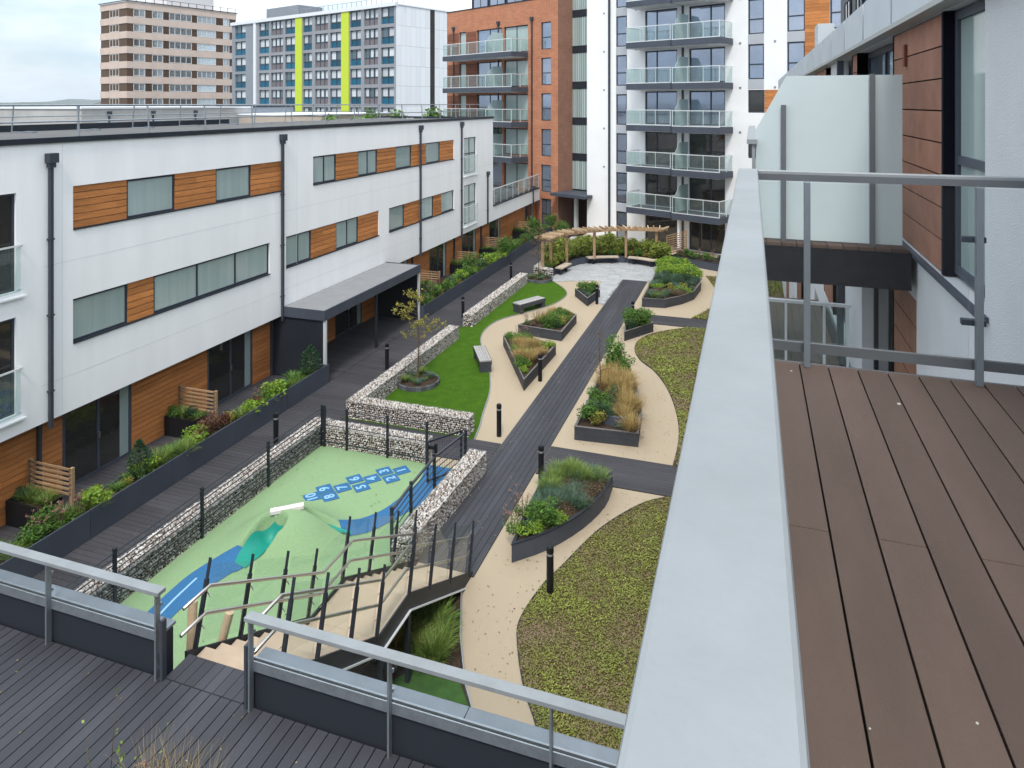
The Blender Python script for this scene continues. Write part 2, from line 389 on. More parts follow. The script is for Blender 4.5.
# ------------------------------------------------------------------ courtyard floor
sheet('resin_path', [(-12.4,8),(-6.9,7.3),(1.62,7.3),(1.62,60),(-12.4,60)], 0, resin)
def deck(name, x0, x1, y0, y1, z, m, along='y', w=.143, gap=.010, t=.03, seed=1, joints=True, gapm=deck_gap, bevel=0, span=3.6, **kw):
    r = random.Random(seed); mb = MB()
    mb.rv = 0; mb.box(x0, x1, y0, y1, z-t-.03, z-t+.008, 1); mb.rv = None
    a0, a1, b0, b1 = (x0,x1,y0,y1) if along == 'y' else (y0,y1,x0,x1)
    n = int(round((a1-a0)/(w+gap))); pitch = (a1-a0)/n
    for i in range(n):
        p0 = a0+i*pitch+gap/2; p1 = p0+pitch-gap; q = b0; j = r.uniform(.4, span)
        while q < b1-.01:
            e = min(q+(j if joints else 1e9), b1)
            if b1-e < .4: e = b1
            mb.rv = r.random()
            if along == 'y': mb.box(p0, p1, q+.002, e-.002, z-t, z)
            else: mb.box(q+.002, e-.002, p0, p1, z-t, z)
            q = e; j = span
        mb.rv = None
    return mb.build(name, [m, gapm], bevel=bevel, **kw)
deck('walkway_deck', -14.64, -12.55, 7.6, 56, .030, grey_deck_x, 'x', seed=4, kind='structure', span=2.4)
deck('entrance_deck', -17.3, -14.66, 22.5, 30.2, .026, grey_deck_x, 'x', seed=5, kind='structure')
deck('cross_deck', -12.53, -7.12, 18.72, 20.02, .026, grey_deck_x, 'x', seed=6, kind='structure')
deck('cross_deck', -5.66, 1.6, 18.73, 20.36, .026, grey_deck_x, 'x', seed=7, kind='structure')
deck('cross_deck', -5.66, 1.6, 33.2, 34.6, .026, grey_deck_x, 'x', seed=8, kind='structure')
deck('path_deck', -7.10, -5.68, 14.2, 41.0, .030, grey_deck, 'y', seed=9, kind='structure')
deck('private_terrace_deck', -17.3, -15.50, 7.6, 22.4, .012, grey_deck_x, 'x', seed=10, kind='structure')
deck('private_terrace_deck', -17.3, -15.50, 30.3, 56, .012, grey_deck_x, 'x', seed=11, kind='structure')

lawn = smooth_poly([(-7.98,20.0),(-8.15,20.9),(-8.37,21.72),(-8.73,23.28),(-9.17,24.56),(-9.79,25.94),(-10.58,27.45),(-11.16,28.71),(-11.42,30.05),(-11.27,31.53),(-10.4,33.14),(-9.6,34.78),(-9.36,36.6),(-9.75,37.8),(-10.6,39.0),(-11.6,40.3)], 6)
sheet('lawn', lawn+[(-12.55,40.3),(-12.55,20.0)], .034, turf, t=.034)
mb = MB()
for i in range(len(lawn)-1): mb.bar((*lawn[i],.022), (*lawn[i+1],.022), .03, .044)
mb.build('lawn_edging', galv, label='thin metal strip curving along the edge of the bright artificial lawn', cat='edging')

def gridfill(poly, step, hf, z=0., jit=0.):
    """grid mesh inside a polygon, height function hf"""
    xs = [p[0] for p in poly]; ys = [p[1] for p in poly]; nx = int((max(xs)-min(xs))/step)+2; ny = int((max(ys)-min(ys))/step)+2
    X = np.linspace(min(xs), max(xs), nx); Y = np.linspace(min(ys), max(ys), ny); GX, GY = np.meshgrid(X, Y)
    ins = np.zeros(GX.shape, bool); n = len(poly)
    for i in range(n):
        x1, y1 = poly[i]; x2, y2 = poly[(i+1)%n]
        if y1 == y2: continue
        c = ((y1 > GY) != (y2 > GY)) & (GX < (x2-x1)*(GY-y1)/(y2-y1)+x1); ins ^= c
    return GX, GY, ins
r = random.Random(21)
def rs(poly, n, seed):
    """random points inside polygon"""
    rr = random.Random(seed); xs = [p[0] for p in poly]; ys = [p[1] for p in poly]; out = []
    while len(out) < n:
        x = rr.uniform(min(xs), max(xs)); y = rr.uniform(min(ys), max(ys)); c = False
        for i in range(len(poly)):
            x1, y1 = poly[i]; x2, y2 = poly[(i+1)%len(poly)]
            if (y1 > y) != (y2 > y) and x < (x2-x1)*(y-y1)/(y2-y1)+x1: c = not c
        if c: out.append((x, y))
    return out
def sedum(poly, n, seed, near):
    near *= .72; n = int(n*1.7)
    from mathutils import noise
    sheet('sedum_soil', poly, .014, sedum_base)
    P = np.array(rs(poly, n, seed)); rg = np.random.default_rng(seed)
    nz_ = np.array([noise.noise(Vector((x*1.1, y*1.1, seed))) + .5*noise.noise(Vector((x*4, y*4, seed))) for x, y in P])
    a = rg.uniform(0, 6.28, n); s_ = rg.uniform(.6, 1.3, n)*near; t = rg.uniform(-.5, .9, n)
    z = .014+rg.uniform(.0, .045, n)*(1+nz_)
    ca, sa = np.cos(a), np.sin(a)
    V = np.zeros((n,4,3)); 
    for k, (u, v) in enumerate(((-.5,0),(0,-.3),(.5,0),(0,.3))):
        V[:,k,0] = P[:,0]+s_*(u*ca-v*sa); V[:,k,1] = P[:,1]+s_*(u*sa+v*ca); V[:,k,2] = z+s_*(u*np.sin(t)+v*rg.uniform(-.6,.6,n))*.8+.006
    F = np.arange(n*4).reshape(n,4)
    R = np.clip(.5+nz_*.6+rg.normal(0,.24,n), 0, 1)
    o = npmesh('sedum_carpet', V.reshape(-1,3), F, R, L_sedum)
    setp(o, kind='stuff', label='mossy yellow green and brown sedum carpet beside the buff path', cat='ground cover')
sed1 = smooth_poly([(-1.6,7.3),(-2.6,9.4),(-3.28,10.99),(-3.75,11.75),(-4.15,12.6),(-4.34,13.3),(-4.2,14.4),(-3.98,15.1),(-3.45,16.76),(-2.7,18.1),(-2.06,18.70)], 6)
sedum(sed1+[(1.6,18.7),(1.6,7.3)], 60000, 3, .055)
sed2 = smooth_poly([(-2.10,20.4),(-2.10,22.0),(-2.33,23.76),(-2.84,25.73),(-3.5,27.3),(-4.23,28.39),(-4.62,29.6),(-4.58,30.8),(-4.0,32.0),(-2.69,33.17)], 6)
sedum(sed2+[(1.6,33.17),(1.6,20.4)], 36000, 4, .09)
sed3 = smooth_poly([(-2.75,34.65),(-2.25,35.9),(-1.75,37.6),(-1.7,39.3),(-2.0,41.0),(-2.6,43.5)], 4)
sedum(sed3+[(1.6,43.5),(1.6,34.65)], 9000, 5, .12)
for k, e in enumerate((sed1, sed2)):
    mb = MB()
    for i in range(len(e)-1): mb.bar((*e[i],.015), (*e[i+1],.015), .02, .05)
    mb.build('sedum_edging', anth, label=['dark metal strip between buff path and the nearest sedum carpet','dark metal strip round the sedum carpet beyond the cross deck'][k], cat='edging')

# patio with separate slabs
pp = [(-11.0,39.2),(-9.3,40.0),(-8.2,40.4),(-8.1,38.4),(-7.75,36.4),(-7.12,35.4),(-7.12,41.02),(-5.66,41.02),(-5.3,41.02),(-5.3,44.7),(-5.9,45.3),(-7.09,45.5),(-8.53,45.3),(-10.11,44.45),(-10.84,42.9),(-11.2,41.2)]
mb = MB(); rr = random.Random(5)
def inp(poly, x, y):
    c = False
    for i in range(len(poly)):
        x1, y1 = poly[i]; x2, y2 = poly[(i+1)%len(poly)]
        if (y1 > y) != (y2 > y) and x < (x2-x1)*(y-y1)/(y2-y1)+x1: c = not c
    return c
yy = 35.3
while yy < 45.6:
    h_ = rr.choice((.3,.45,.45)); xx = -11.4+rr.uniform(0,.4)
    while xx < -5.2:
        w_ = rr.choice((.3,.45,.6,.75)); 
        cs = [inp(pp, x, y) for x in (xx+.04, xx+w_-.04) for y in (yy+.04, yy+h_-.04)]
        if all(cs): mb.rv = rr.random(); mb.box(xx+.004, xx+w_-.004, yy+.004, yy+h_-.004, .002, .020)
        elif any(cs):
            for a in range(3):
                for b in range(3):
                    x = xx+w_*a/3; y = yy+h_*b/3
                    if inp(pp, x+w_/6, y+h_/6): mb.box(x, x+w_/3, y, y+h_/3, .002, .020)
        xx += w_
    yy += h_
mb.build('patio_paving', paving, kind='structure')
sheet('mortar_bed', pp, .006, mat('paving_joint', (.25,.25,.25), .9))

# ------------------------------------------------------------------ gabions
def ico():
    t = (1+5**.5)/2
    v = np.array([(-1,t,0),(1,t,0),(-1,-t,0),(1,-t,0),(0,-1,t),(0,1,t),(0,-1,-t),(0,1,-t),(t,0,-1),(t,0,1),(-t,0,-1),(-t,0,1)], float); v /= np.linalg.norm(v[0])
    f = np.array([(0,11,5),(0,5,1),(0,1,7),(0,7,10),(0,10,11),(1,5,9),(5,11,4),(11,10,2),(10,7,6),(7,1,8),(3,9,4),(3,4,2),(3,2,6),(3,6,8),(3,8,9),(4,9,5),(2,4,11),(6,2,10),(8,6,7),(9,8,1)])
    return v, f
IV, IF = ico()
def gabion(boxes, label, seed, size=.062, h=.6, z0=0., frames=True):
    """boxes: list of ((x,y),(x,y),width): straight runs given by centre line"""
    rg = np.random.default_rng(seed); C = []
    a0 = boxes[0][0]; t = thing('gabion_wall', (a0[0], a0[1], z0), label, 'gabion wall')
    core = MB(); cage = MB()
    for a, b, wd in boxes:
        a = np.array(a, float); b = np.array(b, float); Ln = np.linalg.norm(b-a); e = (b-a)/Ln; n = np.array((-e[1], e[0]))
        ang = (a[0], a[1], e[0], e[1], n[0], n[1])
        core.fr = ang; core.flip = False; core.box(.04, Ln-.04, -wd/2+.04, wd/2-.04, z0, z0+h-.04)
        cage.fr = ang
        def grid(f, lu, lv):
            nu = max(1, int(lu/size)); nv = max(1, int(lv/size))
            for i in range(nu):
                for j in range(nv):
                    u = (i+.5*(j%2)*.9+.25+rg.uniform(-.25,.25))*lu/nu; v = (j+.5+rg.uniform(-.25,.25))*lv/nv
                    C.append(f(min(u,lu), v))
        P = lambda u, v, z: (a[0]+e[0]*u+n[0]*v, a[1]+e[1]*u+n[1]*v, z)
        i_ = .035
        grid(lambda u, v: P(u, v-wd/2, z0+h-i_), Ln, wd)
        grid(lambda u, v: P(u, wd/2-i_, z0+v), Ln, h); grid(lambda u, v: P(u, -wd/2+i_, z0+v), Ln, h)
        grid(lambda u, v: P(i_, u-wd/2, z0+v), wd, h); grid(lambda u, v: P(Ln-i_, u-wd/2, z0+v), wd, h)
        nst = int(Ln/1.0)+1
        for k in range(nst+1):
            u = Ln*k/nst
            for s_ in (-1, 1): cage.bar((u, s_*wd/2, z0), (u, s_*wd/2, z0+h), .006)
            cage.bar((u, -wd/2, z0+h), (u, wd/2, z0+h), .006)
        for s_ in (-1, 1):
            for k in range(5): cage.bar((0, s_*wd/2, z0+h*k/4), (Ln, s_*wd/2, z0+h*k/4), .004)
    core.build('stone_core', soil, t)
    C = np.array(C); n = len(C); nv = 12
    sc = rg.uniform(.6, 1.2, (n,1,3))*size*.56; jit = rg.uniform(.75, 1.25, (n,12,1))
    V = IV[None]*jit*sc
    q = rg.normal(size=(n,4)); q /= np.linalg.norm(q, axis=1)[:,None]; w_, x, y, z = q.T
    Rm = np.stack([np.stack([1-2*(y*y+z*z),2*(x*y-z*w_),2*(x*z+y*w_)],-1),np.stack([2*(x*y+z*w_),1-2*(x*x+z*z),2*(y*z-x*w_)],-1),np.stack([2*(x*z-y*w_),2*(y*z+x*w_),1-2*(x*x+y*y)],-1)],1)
    V = np.einsum('nij,nkj->nki', Rm, V)+C[:,None]
    V[:,:,2] = np.maximum(V[:,:,2], z0+.002)
    F = (IF[None]+np.arange(n)[:,None,None]*nv).reshape(-1,3); R = np.repeat(np.clip(rg.beta(2.0,1.5,n),0,1), 20)
    o = npmesh('stone_fill', V.reshape(-1,3), F, R, stone_m, parent=t, org=ORG[t.name])
    cage.build('wire_cage', galv, t)
    return t
gabion([((-12.45,7.4),(-12.45,18.75),.5)], 'long gabion wall between the dark walkway and the green play area', 1)
gabion([((-12.18,18.46),(-8.75,18.46),.5)], 'short gabion wall across the far end of the play area', 2)
gabion([((-12.25,20.05),(-12.25,28.35),.46),((-12.0,20.28),(-8.18,20.28),.46)], 'L-shaped gabion wall round the near corner of the bright lawn', 3)
gabion([((-12.3,30.0),(-12.3,38.4),.46)], 'straight gabion wall along the far part of the bright lawn', 4, .085)
gabion([((-7.2,18.35),(-7.35,14.05),.5)], 'gabion wall ending by the foot of the steps beside the decked path', 5)
gabion([((-11.1,39.75),(-12.0,40.3),.45),((-12.05,40.1),(-12.2,50.2),.4)], 'far gabion wall running behind the pergola planting to the brick block', 6, .11)

# ------------------------------------------------------------------ play area with a mound
def mound(x, y):
    dx, dy = x+10.15, y-13.85
    h = .72*math.exp(-(((dx*.92+dy*.25)**2/1.05+(dy*.95-dx*.2)**2/1.15))**1.25)
    h += .20*math.exp(-((x+11.0)**2/.8+(y-12.9)**2/1.6))
    h = max(0, h-.012)
    for (ax, ay, bx, by, dp, wd) in ((-10.36,13.50,-10.44,12.78,.60,.36),(-9.85,14.42,-9.05,14.62,.34,.2)):
        ux, uy = bx-ax, by-ay; L2 = ux*ux+uy*uy; t_ = max(0, min(1, ((x-ax)*ux+(y-ay)*uy)/L2))
        dd = math.hypot(x-ax-t_*ux, y-ay-t_*uy)
        f_ = max(0, 1-(dd/wd)**2)
        h = h-min(h, dp*(1-.85*t_))*f_**.7
    return h
PX0, PX1, PY0, PY1 = -12.22, -6.85, 7.35, 18.25
step = .04; nx = int((PX1-PX0)/step); ny = int((PY1-PY0)/step); V = []; F = []
for j in range(ny+1):
    for i in range(nx+1):
        x = PX0+(PX1-PX0)*i/nx; y = PY0+(PY1-PY0)*j/ny; V.append((x, y, .010+mound(x, y)))
for j in range(ny):
    for i in range(nx):
        a = j*(nx+1)+i; F.append((a, a+1, a+nx+2, a+nx+1))
o = npmesh('play_surface', V, F, np.zeros(len(F)), play_green, smooth=True); setp(o, kind='structure')
def strip(name, left, right, m, dz=.014, nc=14, parent=None, n=10, **kw):
    A = smooth_poly(left, n); B = smooth_poly(right, n); k = 60
    def samp(P, t_):
        f_ = t_*(len(P)-1); i = min(int(f_), len(P)-2); q = f_-i; return (P[i][0]*(1-q)+P[i+1][0]*q, P[i][1]*(1-q)+P[i+1][1]*q)
    V = []; F = []
    for i in range(k+1):
        a = samp(A, i/k); b = samp(B, i/k)
        for j in range(nc+1):
            x = a[0]+(b[0]-a[0])*j/nc; y = a[1]+(b[1]-a[1])*j/nc; V.append((x, y, .010+mound(x, y)+dz))
    for i in range(k):
        for j in range(nc): q = i*(nc+1)+j; F.append((q, q+1, q+nc+2, q+nc+1))
    o = npmesh(name, V, F, np.zeros(len(F)), m, smooth=True, parent=parent, org=(ORG[parent.name] if parent else (0,0,0)))
    return setp(o, **kw)
strip('painted_river', [(-8.72,18.2),(-8.52,17.4),(-8.6,16.6),(-8.76,15.85),(-9.05,15.35),(-9.35,15.02),(-9.45,14.83)], [(-7.95,18.2),(-7.75,17.3),(-7.8,16.6),(-8.15,15.9),(-8.5,15.1),(-8.9,14.52),(-9.05,14.52)], play_blue, kind='structure')
strip('painted_river', [(-10.68,13.0),(-11.10,12.70),(-11.42,12.11),(-11.47,11.18),(-11.35,10.4),(-11.1,9.2)], [(-10.28,12.75),(-10.62,12.2),(-10.84,11.6),(-10.87,11.03),(-10.72,10.4),(-10.4,9.2)], play_blue, kind='structure')
strip('painted_river', [(-11.18,12.1),(-11.22,11.5),(-11.17,10.9)], [(-11.13,12.1),(-11.17,11.5),(-11.12,10.9)], light_blue, dz=.019, nc=2, kind='structure')
def slide(a, b, wd, label, dp):
    t = thing('play_slide', (b[0], b[1], 0), label, 'slide')
    ax, ay = a; bx, by = b; ux, uy = bx-ax, by-ay; Ln = math.hypot(ux, uy); ux /= Ln; uy /= Ln; nx_, ny_ = -uy, ux
    V = []; F = []; k = 24; nc = 10
    for i in range(k+1):
        s_ = Ln*(-.16+1.2*i/k); wv = wd*(.3+.7*math.sin(math.pi*min(1,(i/k)**.8*.86+.04)))
        for j in range(nc+1):
            c = (j/nc-.5)*2; x = ax+ux*s_+nx_*c*wv; y = ay+uy*s_+ny_*c*wv; V.append((x, y, .010+mound(x, y)+.022))
    for i in range(k):
        for j in range(nc): q = i*(nc+1)+j; F.append((q, q+1, q+nc+2, q+nc+1))
    npmesh('chute', V, F, np.zeros(len(F)), teal, smooth=True, parent=t, org=ORG[t.name])
slide((-10.355,13.62), (-10.47,12.66), .31, 'wide teal slide running down the near side of the green mound', .4)
slide((-9.88,14.40), (-9.0,14.63), .13, 'narrow teal slide on the right flank of the green mound', .3)
mb = MB(); mb.bar((-10.60,13.80,.72), (-9.98,14.22,.76), .16, .09, 0)
for q in ((-10.5,13.86,.4),(-10.1,14.14,.4)): mb.bar(q, (q[0],q[1],.8), .09, .09, 0)
mb.build('balance_beam', mat('pale_painted_timber', (.70,.66,.64), .7), bevel=.01, label='short pale beam bridging the top of the green play mound', cat='beam')
# hopscotch
hop = thing('hopscotch_grid', (-9.9,16.8,0), 'blue hopscotch squares numbered one to ten on the green play surface', 'hopscotch grid')
HP = [(-9.22,17.68),(-9.29,17.2),(-9.65,17.48),(-9.77,17.03),(-9.83,16.56),(-10.21,16.86),(-10.29,16.38),(-10.37,15.9),(-10.70,16.17),(-10.79,15.73)]
hd = Vector((HP[9][0]-HP[0][0], HP[9][1]-HP[0][1])).normalized(); hn = Vector((-hd.y, hd.x))
ANG = rad(229)
ev = Vector((math.cos(ANG), math.sin(ANG))); en = Vector((-ev.y, ev.x))
for i, (x, y) in enumerate(HP):
    mb = MB((x, y, ev.x, ev.y, en.x, en.y)); q = .195; mb.box(-q, q, -q, q, .012, .026); sq = mb.build('square', play_blue, hop)
    cu = bpy.data.curves.new('t', 'FONT'); cu.body = str(i+1); cu.size = .36; cu.align_x = 'CENTER'; cu.align_y = 'CENTER'; cu.extrude = .002; cu.offset = .008
    to = bpy.data.objects.new('t', cu); COL.objects.link(to); bpy.context.view_layer.update()
    me = bpy.data.meshes.new_from_object(to.evaluated_get(bpy.context.evaluated_depsgraph_get())); bpy.data.objects.remove(to)
    a = math.atan2(ev.y, ev.x)-math.pi/2   # glyph tops point along the run of the grid
    for v in me.vertices:
        X_, Y_ = v.co.x, v.co.y
        v.co = (x+X_*math.cos(a)-Y_*math.sin(a)-ORG[hop.name].x, y+X_*math.sin(a)+Y_*math.cos(a)-ORG[hop.name].y, v.co.z+.029)
    me.materials.clear(); me.materials.append(light_blue); g = bpy.data.objects.new('digit', me); COL.objects.link(g); g.parent = sq; ORG[g.name] = ORG[hop.name]
# timber climbing logs by the terrace wall
t = thing('climbing_logs', (-7.75,8.1,0), 'two leaning round timber logs beside the top of the steps', 'climbing logs')
for a, b in (((-7.35,7.72,.05),(-7.72,8.30,2.95)), ((-7.95,8.3,.05),(-7.45,8.75,2.55))):
    m_ = MB(); m_.tube([a, b], .065, 12); m_.build('log', paletimber, t, smooth=False)

# ------------------------------------------------------------------ fences of the play area
def fence(pts, label, post_h=1.2, nw=9, rail=True, base=0., top=.02):
    t = thing('wire_fence', (pts[0][0], pts[0][1], base), label, 'fence')
    for x, y in pts:
        m_ = MB(); m_.box(x-.03, x+.03, y-.03, y+.03, base, base+post_h); m_.box(x-.035, x+.035, y-.035, y+.035, base+post_h, base+post_h+.02); m_.build('post', anth, t)
    m_ = MB()
    for i in range(len(pts)-1):
        a, b = pts[i], pts[i+1]
        for k in range(nw): z = base+.18+(post_h-.24)*k/(nw-1); m_.bar((*a,z), (*b,z), .018 if k < nw-1 else top)
    m_.build('wires', darkpipe, t)
    return t
fence([(-12.2,8.7),(-12.2,11.0),(-12.2,13.4),(-12.2,15.8),(-12.15,18.22)], 'black post and wire fence along the inner face of the long gabion wall')
fence([(-12.05,18.2),(-11.29,18.2),(-9.95,18.2),(-8.7,18.2)], 'black post and wire fence across the far end of the play area', nw=3)
fence([(-7.48,18.1),(-7.72,16.6),(-7.68,15.2),(-7.6,14.1)], 'black railed fence leaning along the gabion wall to the steps', nw=7, top=.05)
t = thing('fence_gate', (-7.9,17.6,0), 'dark metal gate standing ajar between the wire fence and gabion wall', 'gate')
a, b = (-8.20,17.20), (-7.60,18.08)
m_ = MB()
for q in (a, b): m_.bar((*q,.1), (*q,1.2), .045)
for z in (.14, 1.18): m_.bar((*a,z), (*b,z), .04)
m_.build('gate_frame', anth, t)
m_ = MB()
for k in range(1, 14): m_.bar((a[0]+(b[0]-a[0])*k/14, a[1]+(b[1]-a[1])*k/14, .14), (a[0]+(b[0]-a[0])*k/14, a[1]+(b[1]-a[1])*k/14, 1.18), .006)
m_.build('gate_mesh', darkpipe, t)
m_ = MB(); m_.box(-8.2,-8.0,17.24,17.30,.98,1.06); m_.box(-8.04,-7.98,17.26,17.34,.86,1.1); m_.build('latch', black, t)
# ------------------------------------------------------------------ steps down from the upper terrace
XL, XR = -7.05, -5.75
st = thing('staircase', (-6.4,10.9,0), 'steel framed steps with buff treads and glass sides going down from the terrace', 'staircase')
Y0, Y1, Y2, Y3, ZT, ZM = 7.45, 10.2, 11.3, 14.2, 3.0, 1.5
tread_m = mat('buff_tread', (.50,.39,.29), .9, var=.12, scale=2, bump=.5, bscale=150, rnd=.05)
nr = 9
for (ya, yb, za, zb) in ((Y0,Y1,ZT,ZM),(Y2,Y3,ZM,0.)):
    go = (yb-ya)/nr; ri = (za-zb)/nr
    for k in range(nr):
        z = za-ri*(k+1)
        if z < .03: z = .034
        m_ = MB(); m_.box(XL+.03, XR-.03, ya+go*k, ya+go*(k+1)+.03, z-.05, z, 0); m_.box(XL+.03, XR-.03, ya+go*k-.004, ya+go*k+.02, z, z+ri-.053, 1)
        m_.build('tread', [tread_m, mat('salmon_riser', (.60,.40,.29), .8) if 'salmon_riser' not in MATS else MATS['salmon_riser']], st)
m_ = MB(); m_.box(XL+.03, XR-.03, Y1+.035, Y2, ZM-.08, ZM-.001); m_.build('landing', tread_m, st)
for k, x in enumerate((XL, XR)):
    m_ = MB()
    prof = [(Y0,ZT-.02),(Y1+.05,ZM+.02),(Y2,ZM+.02),(Y3+.1,.03)]
    for (a, b), (c, d) in zip(prof[:-1], prof[1:]):
        v = [(x-.015,a,b-.26),(x-.015,a,b+.03),(x-.015,c,d+.03),(x-.015,c,d-.26),(x+.015,a,b-.26),(x+.015,a,b+.03),(x+.015,c,d+.03),(x+.015,c,d-.26)]
        m_.raw(v, [(0,1,2,3),(7,6,5,4),(0,4,5,1),(1,5,6,2),(2,6,7,3),(3,7,4,0)])
        m_.bar((x+(.03 if k else -.03),a,b-.27), (x+(.03 if k else -.03),c,d-.27), .05, .02, 1)
    m_.build('stringer', [anth, alu], st)
    for y in (Y1+.05, Y2-.05):
        m_ = MB(); m_.box(x-.04, x+.04, y-.04, y+.04, 0, ZM-.27); m_.build('support_post', anth, st)
LEAN = .24
def nose(y):
    if y <= Y0: return ZT
    if y <= Y1: return ZT+(ZM-ZT)*(y-Y0)/(Y1-Y0)
    if y <= Y2: return ZM
    if y <= Y3: return ZM-ZM*(y-Y2)/(Y3-Y2)
    return .03
for k, x in enumerate((XL, XR)):
    ys = [7.62,8.5,9.35,10.15,11.2,12.15,13.1,13.95] if k == 0 else [7.7,8.5,9.35,10.15,11.3,12.15,13.1,14.1]
    xi = x+(.03 if k == 0 else -.03)
    for y in ys:
        z = nose(y)+.01; m_ = MB(); m_.bar((x,y,z), (x,y+LEAN*.9,z+.80), .04, .055, 0, up=(1,0,0)); m_.bar((x,y+LEAN*.9,z+.80), (x,y+LEAN*1.18,z+1.05), .012, .045, 0, up=(1,0,0))
        for q in (.35, .8): m_.bar((xi,y+LEAN*q,z+.8*q), (xi+(.05 if k == 0 else -.05),y+LEAN*q,z+.8*q-.05), .012, .012, 1)
        m_.build('baluster', [anth2 if False else anth, steel], st)
    for i in range(len(ys)-1):
        a, b = ys[i]+.06, ys[i+1]-.06; m_ = MB(); q0, q1 = .10, 1.05
        m_.raw([(xi,a+LEAN*q0,nose(a)+q0),(xi,b+LEAN*q0,nose(b)+q0),(xi,b+LEAN*q1,nose(b)+q1-.06),(xi,a+LEAN*q1,nose(a)+q1-.06)], [(0,1,2,3)])
        m_.build('glass_panel', clear, st)
    xr = x+(.085 if k == 0 else -.085)
    for hh in ((.72, .40) if k == 0 else (.82, .46)):
        o_ = LEAN*hh
        pts = [(xr, 7.22+o_*.6, ZT+hh-.05),(xr, 7.62+o_, ZT+hh-.05),(xr, Y1+.12+o_, ZM+hh-.06),(xr, Y2-.05+o_, ZM+hh-.06),(xr, Y3-.15+o_, hh-.02),(xr, Y3+.12+o_, hh-.02)]
        m_ = MB(); m_.tube(pts, .024, 10); m_.build('handrail', steel, st, smooth=True)

# ------------------------------------------------------------------ upper terrace in the foreground
deck('terrace_deck', -16.4, -.2, 1.5, 7.02, 3.0, grey_deck, 'y', seed=14, w=.138, gap=.014, joints=False, kind='structure', span=3.0)
deck('step_threshold', -6.98, -5.80, 7.03, 7.44, 3.0, grey_deck, 'y', seed=15, w=.14, gap=.008, kind='structure')
m_ = MB(); m_.box(-16.6, 1.6, 1.5, 7.0, 0, 2.9); m_.build('podium', fasciamat, label='dark solid podium under the upper charcoal deck terrace', cat='podium')
def parapet(x0, x1, label, open_end):
    t = thing('terrace_parapet', ((x0+x1)/2, 7.2, 3.0), label, 'parapet')
    m_ = MB(); m_.box(x0, x1, 7.06, 7.22, 0.1, 3.50); m_.build('upstand', mat('blue_black_upstand', (.022,.026,.034), .6) if 'blue_black_upstand' not in MATS else MATS['blue_black_upstand'], t)
    m_ = MB(); n = max(1, int((x1-x0)/2.4)); w_ = (x1-x0)/n
    for i in range(n): m_.box(x0+w_*i+.003, x0+w_*(i+1)-.003, 7.10, 7.27, 3.505, 3.545)
    m_.build('cap', capmetal, t, bevel=.006)
    m_ = MB(); m_.box(x0, x1, 7.015, 7.03, 3.44, 3.56); m_.box(x0, x1, 7.062, 7.085, 3.505, 3.565); m_.build('channel', galv, t)
    m_ = MB(); m_.box(x0-.04*(open_end < 0), x1+.04*(open_end > 0), 6.93, 7.06, 4.07, 4.12); m_.build('handrail', galv_cap, t, bevel=.005)
    e = x1-.02 if open_end > 0 else x0+.02; s_ = -1.85*open_end; x = e
    while x0 <= x <= x1+.01:
        m_ = MB(); m_.box(x-.012, x+.012, 6.945, 7.02, 3.0, 4.068); m_.build('post', galv, t)
        x2 = x+s_
        if x0 <= x2 <= x1:
            m_ = MB(); a, b = sorted((x, x2)); m_.box(a+.05, b-.05, 7.040, 7.050, 3.50, 4.04); m_.build('glass_panel', clear_near, t)
            for q in (3.68, 3.9):
                m_ = MB(); m_.box(x-.03, x+.03, 7.015, 7.035, q, q+.04); m_.build('clamp', galv, t)
        x = x2
    m_ = MB(); m_.box(e-.02*open_end+.07*open_end, e+.09*open_end, 6.97, 7.04, 3.0, 3.75)
    for q in (3.12, 3.3, 3.55): m_.box(e, e+.08*open_end, 6.985, 7.02, q, q+.03)
    m_.build('end_post', darkpipe, t)
parapet(-16.4, -7.03, 'metal capped parapet with galvanised handrail left of the steps', 1)
parapet(-5.66, -.25, 'metal capped parapet with galvanised handrail right of the steps', -1)

# metal strip and dark bed beside the steps
sheet('bed_soil', [(-7.0,7.35),(-7.0,14.0),(-5.9,14.0),(-5.26,12.46),(-4.73,11.43),(-4.31,10.84),(-3.4,9.4),(-2.6,7.35)], .010, soil)
sheet('shaded_lawn', [(-6.9,7.4),(-6.4,10.6),(-5.8,11.5),(-4.85,11.5),(-4.31,10.84),(-3.42,9.4),(-2.62,7.4)], .022, mat('meadow_turf', (.07,.17,.035), .95, col2=(.05,.12,.03), scale=6, bump=1., bscale=200))
m_ = MB(); e = [(-5.85,13.95),(-5.26,12.46),(-4.73,11.43),(-4.31,10.84),(-3.4,9.4),(-2.6,7.4)]
for a, b in zip(e[:-1], e[1:]): m_.bar((*a,.05), (*b,.05), .02, .12)
m_.build('bed_edging', galv, label='upright metal edging between the buff path and the grass bed by the steps', cat='edging')

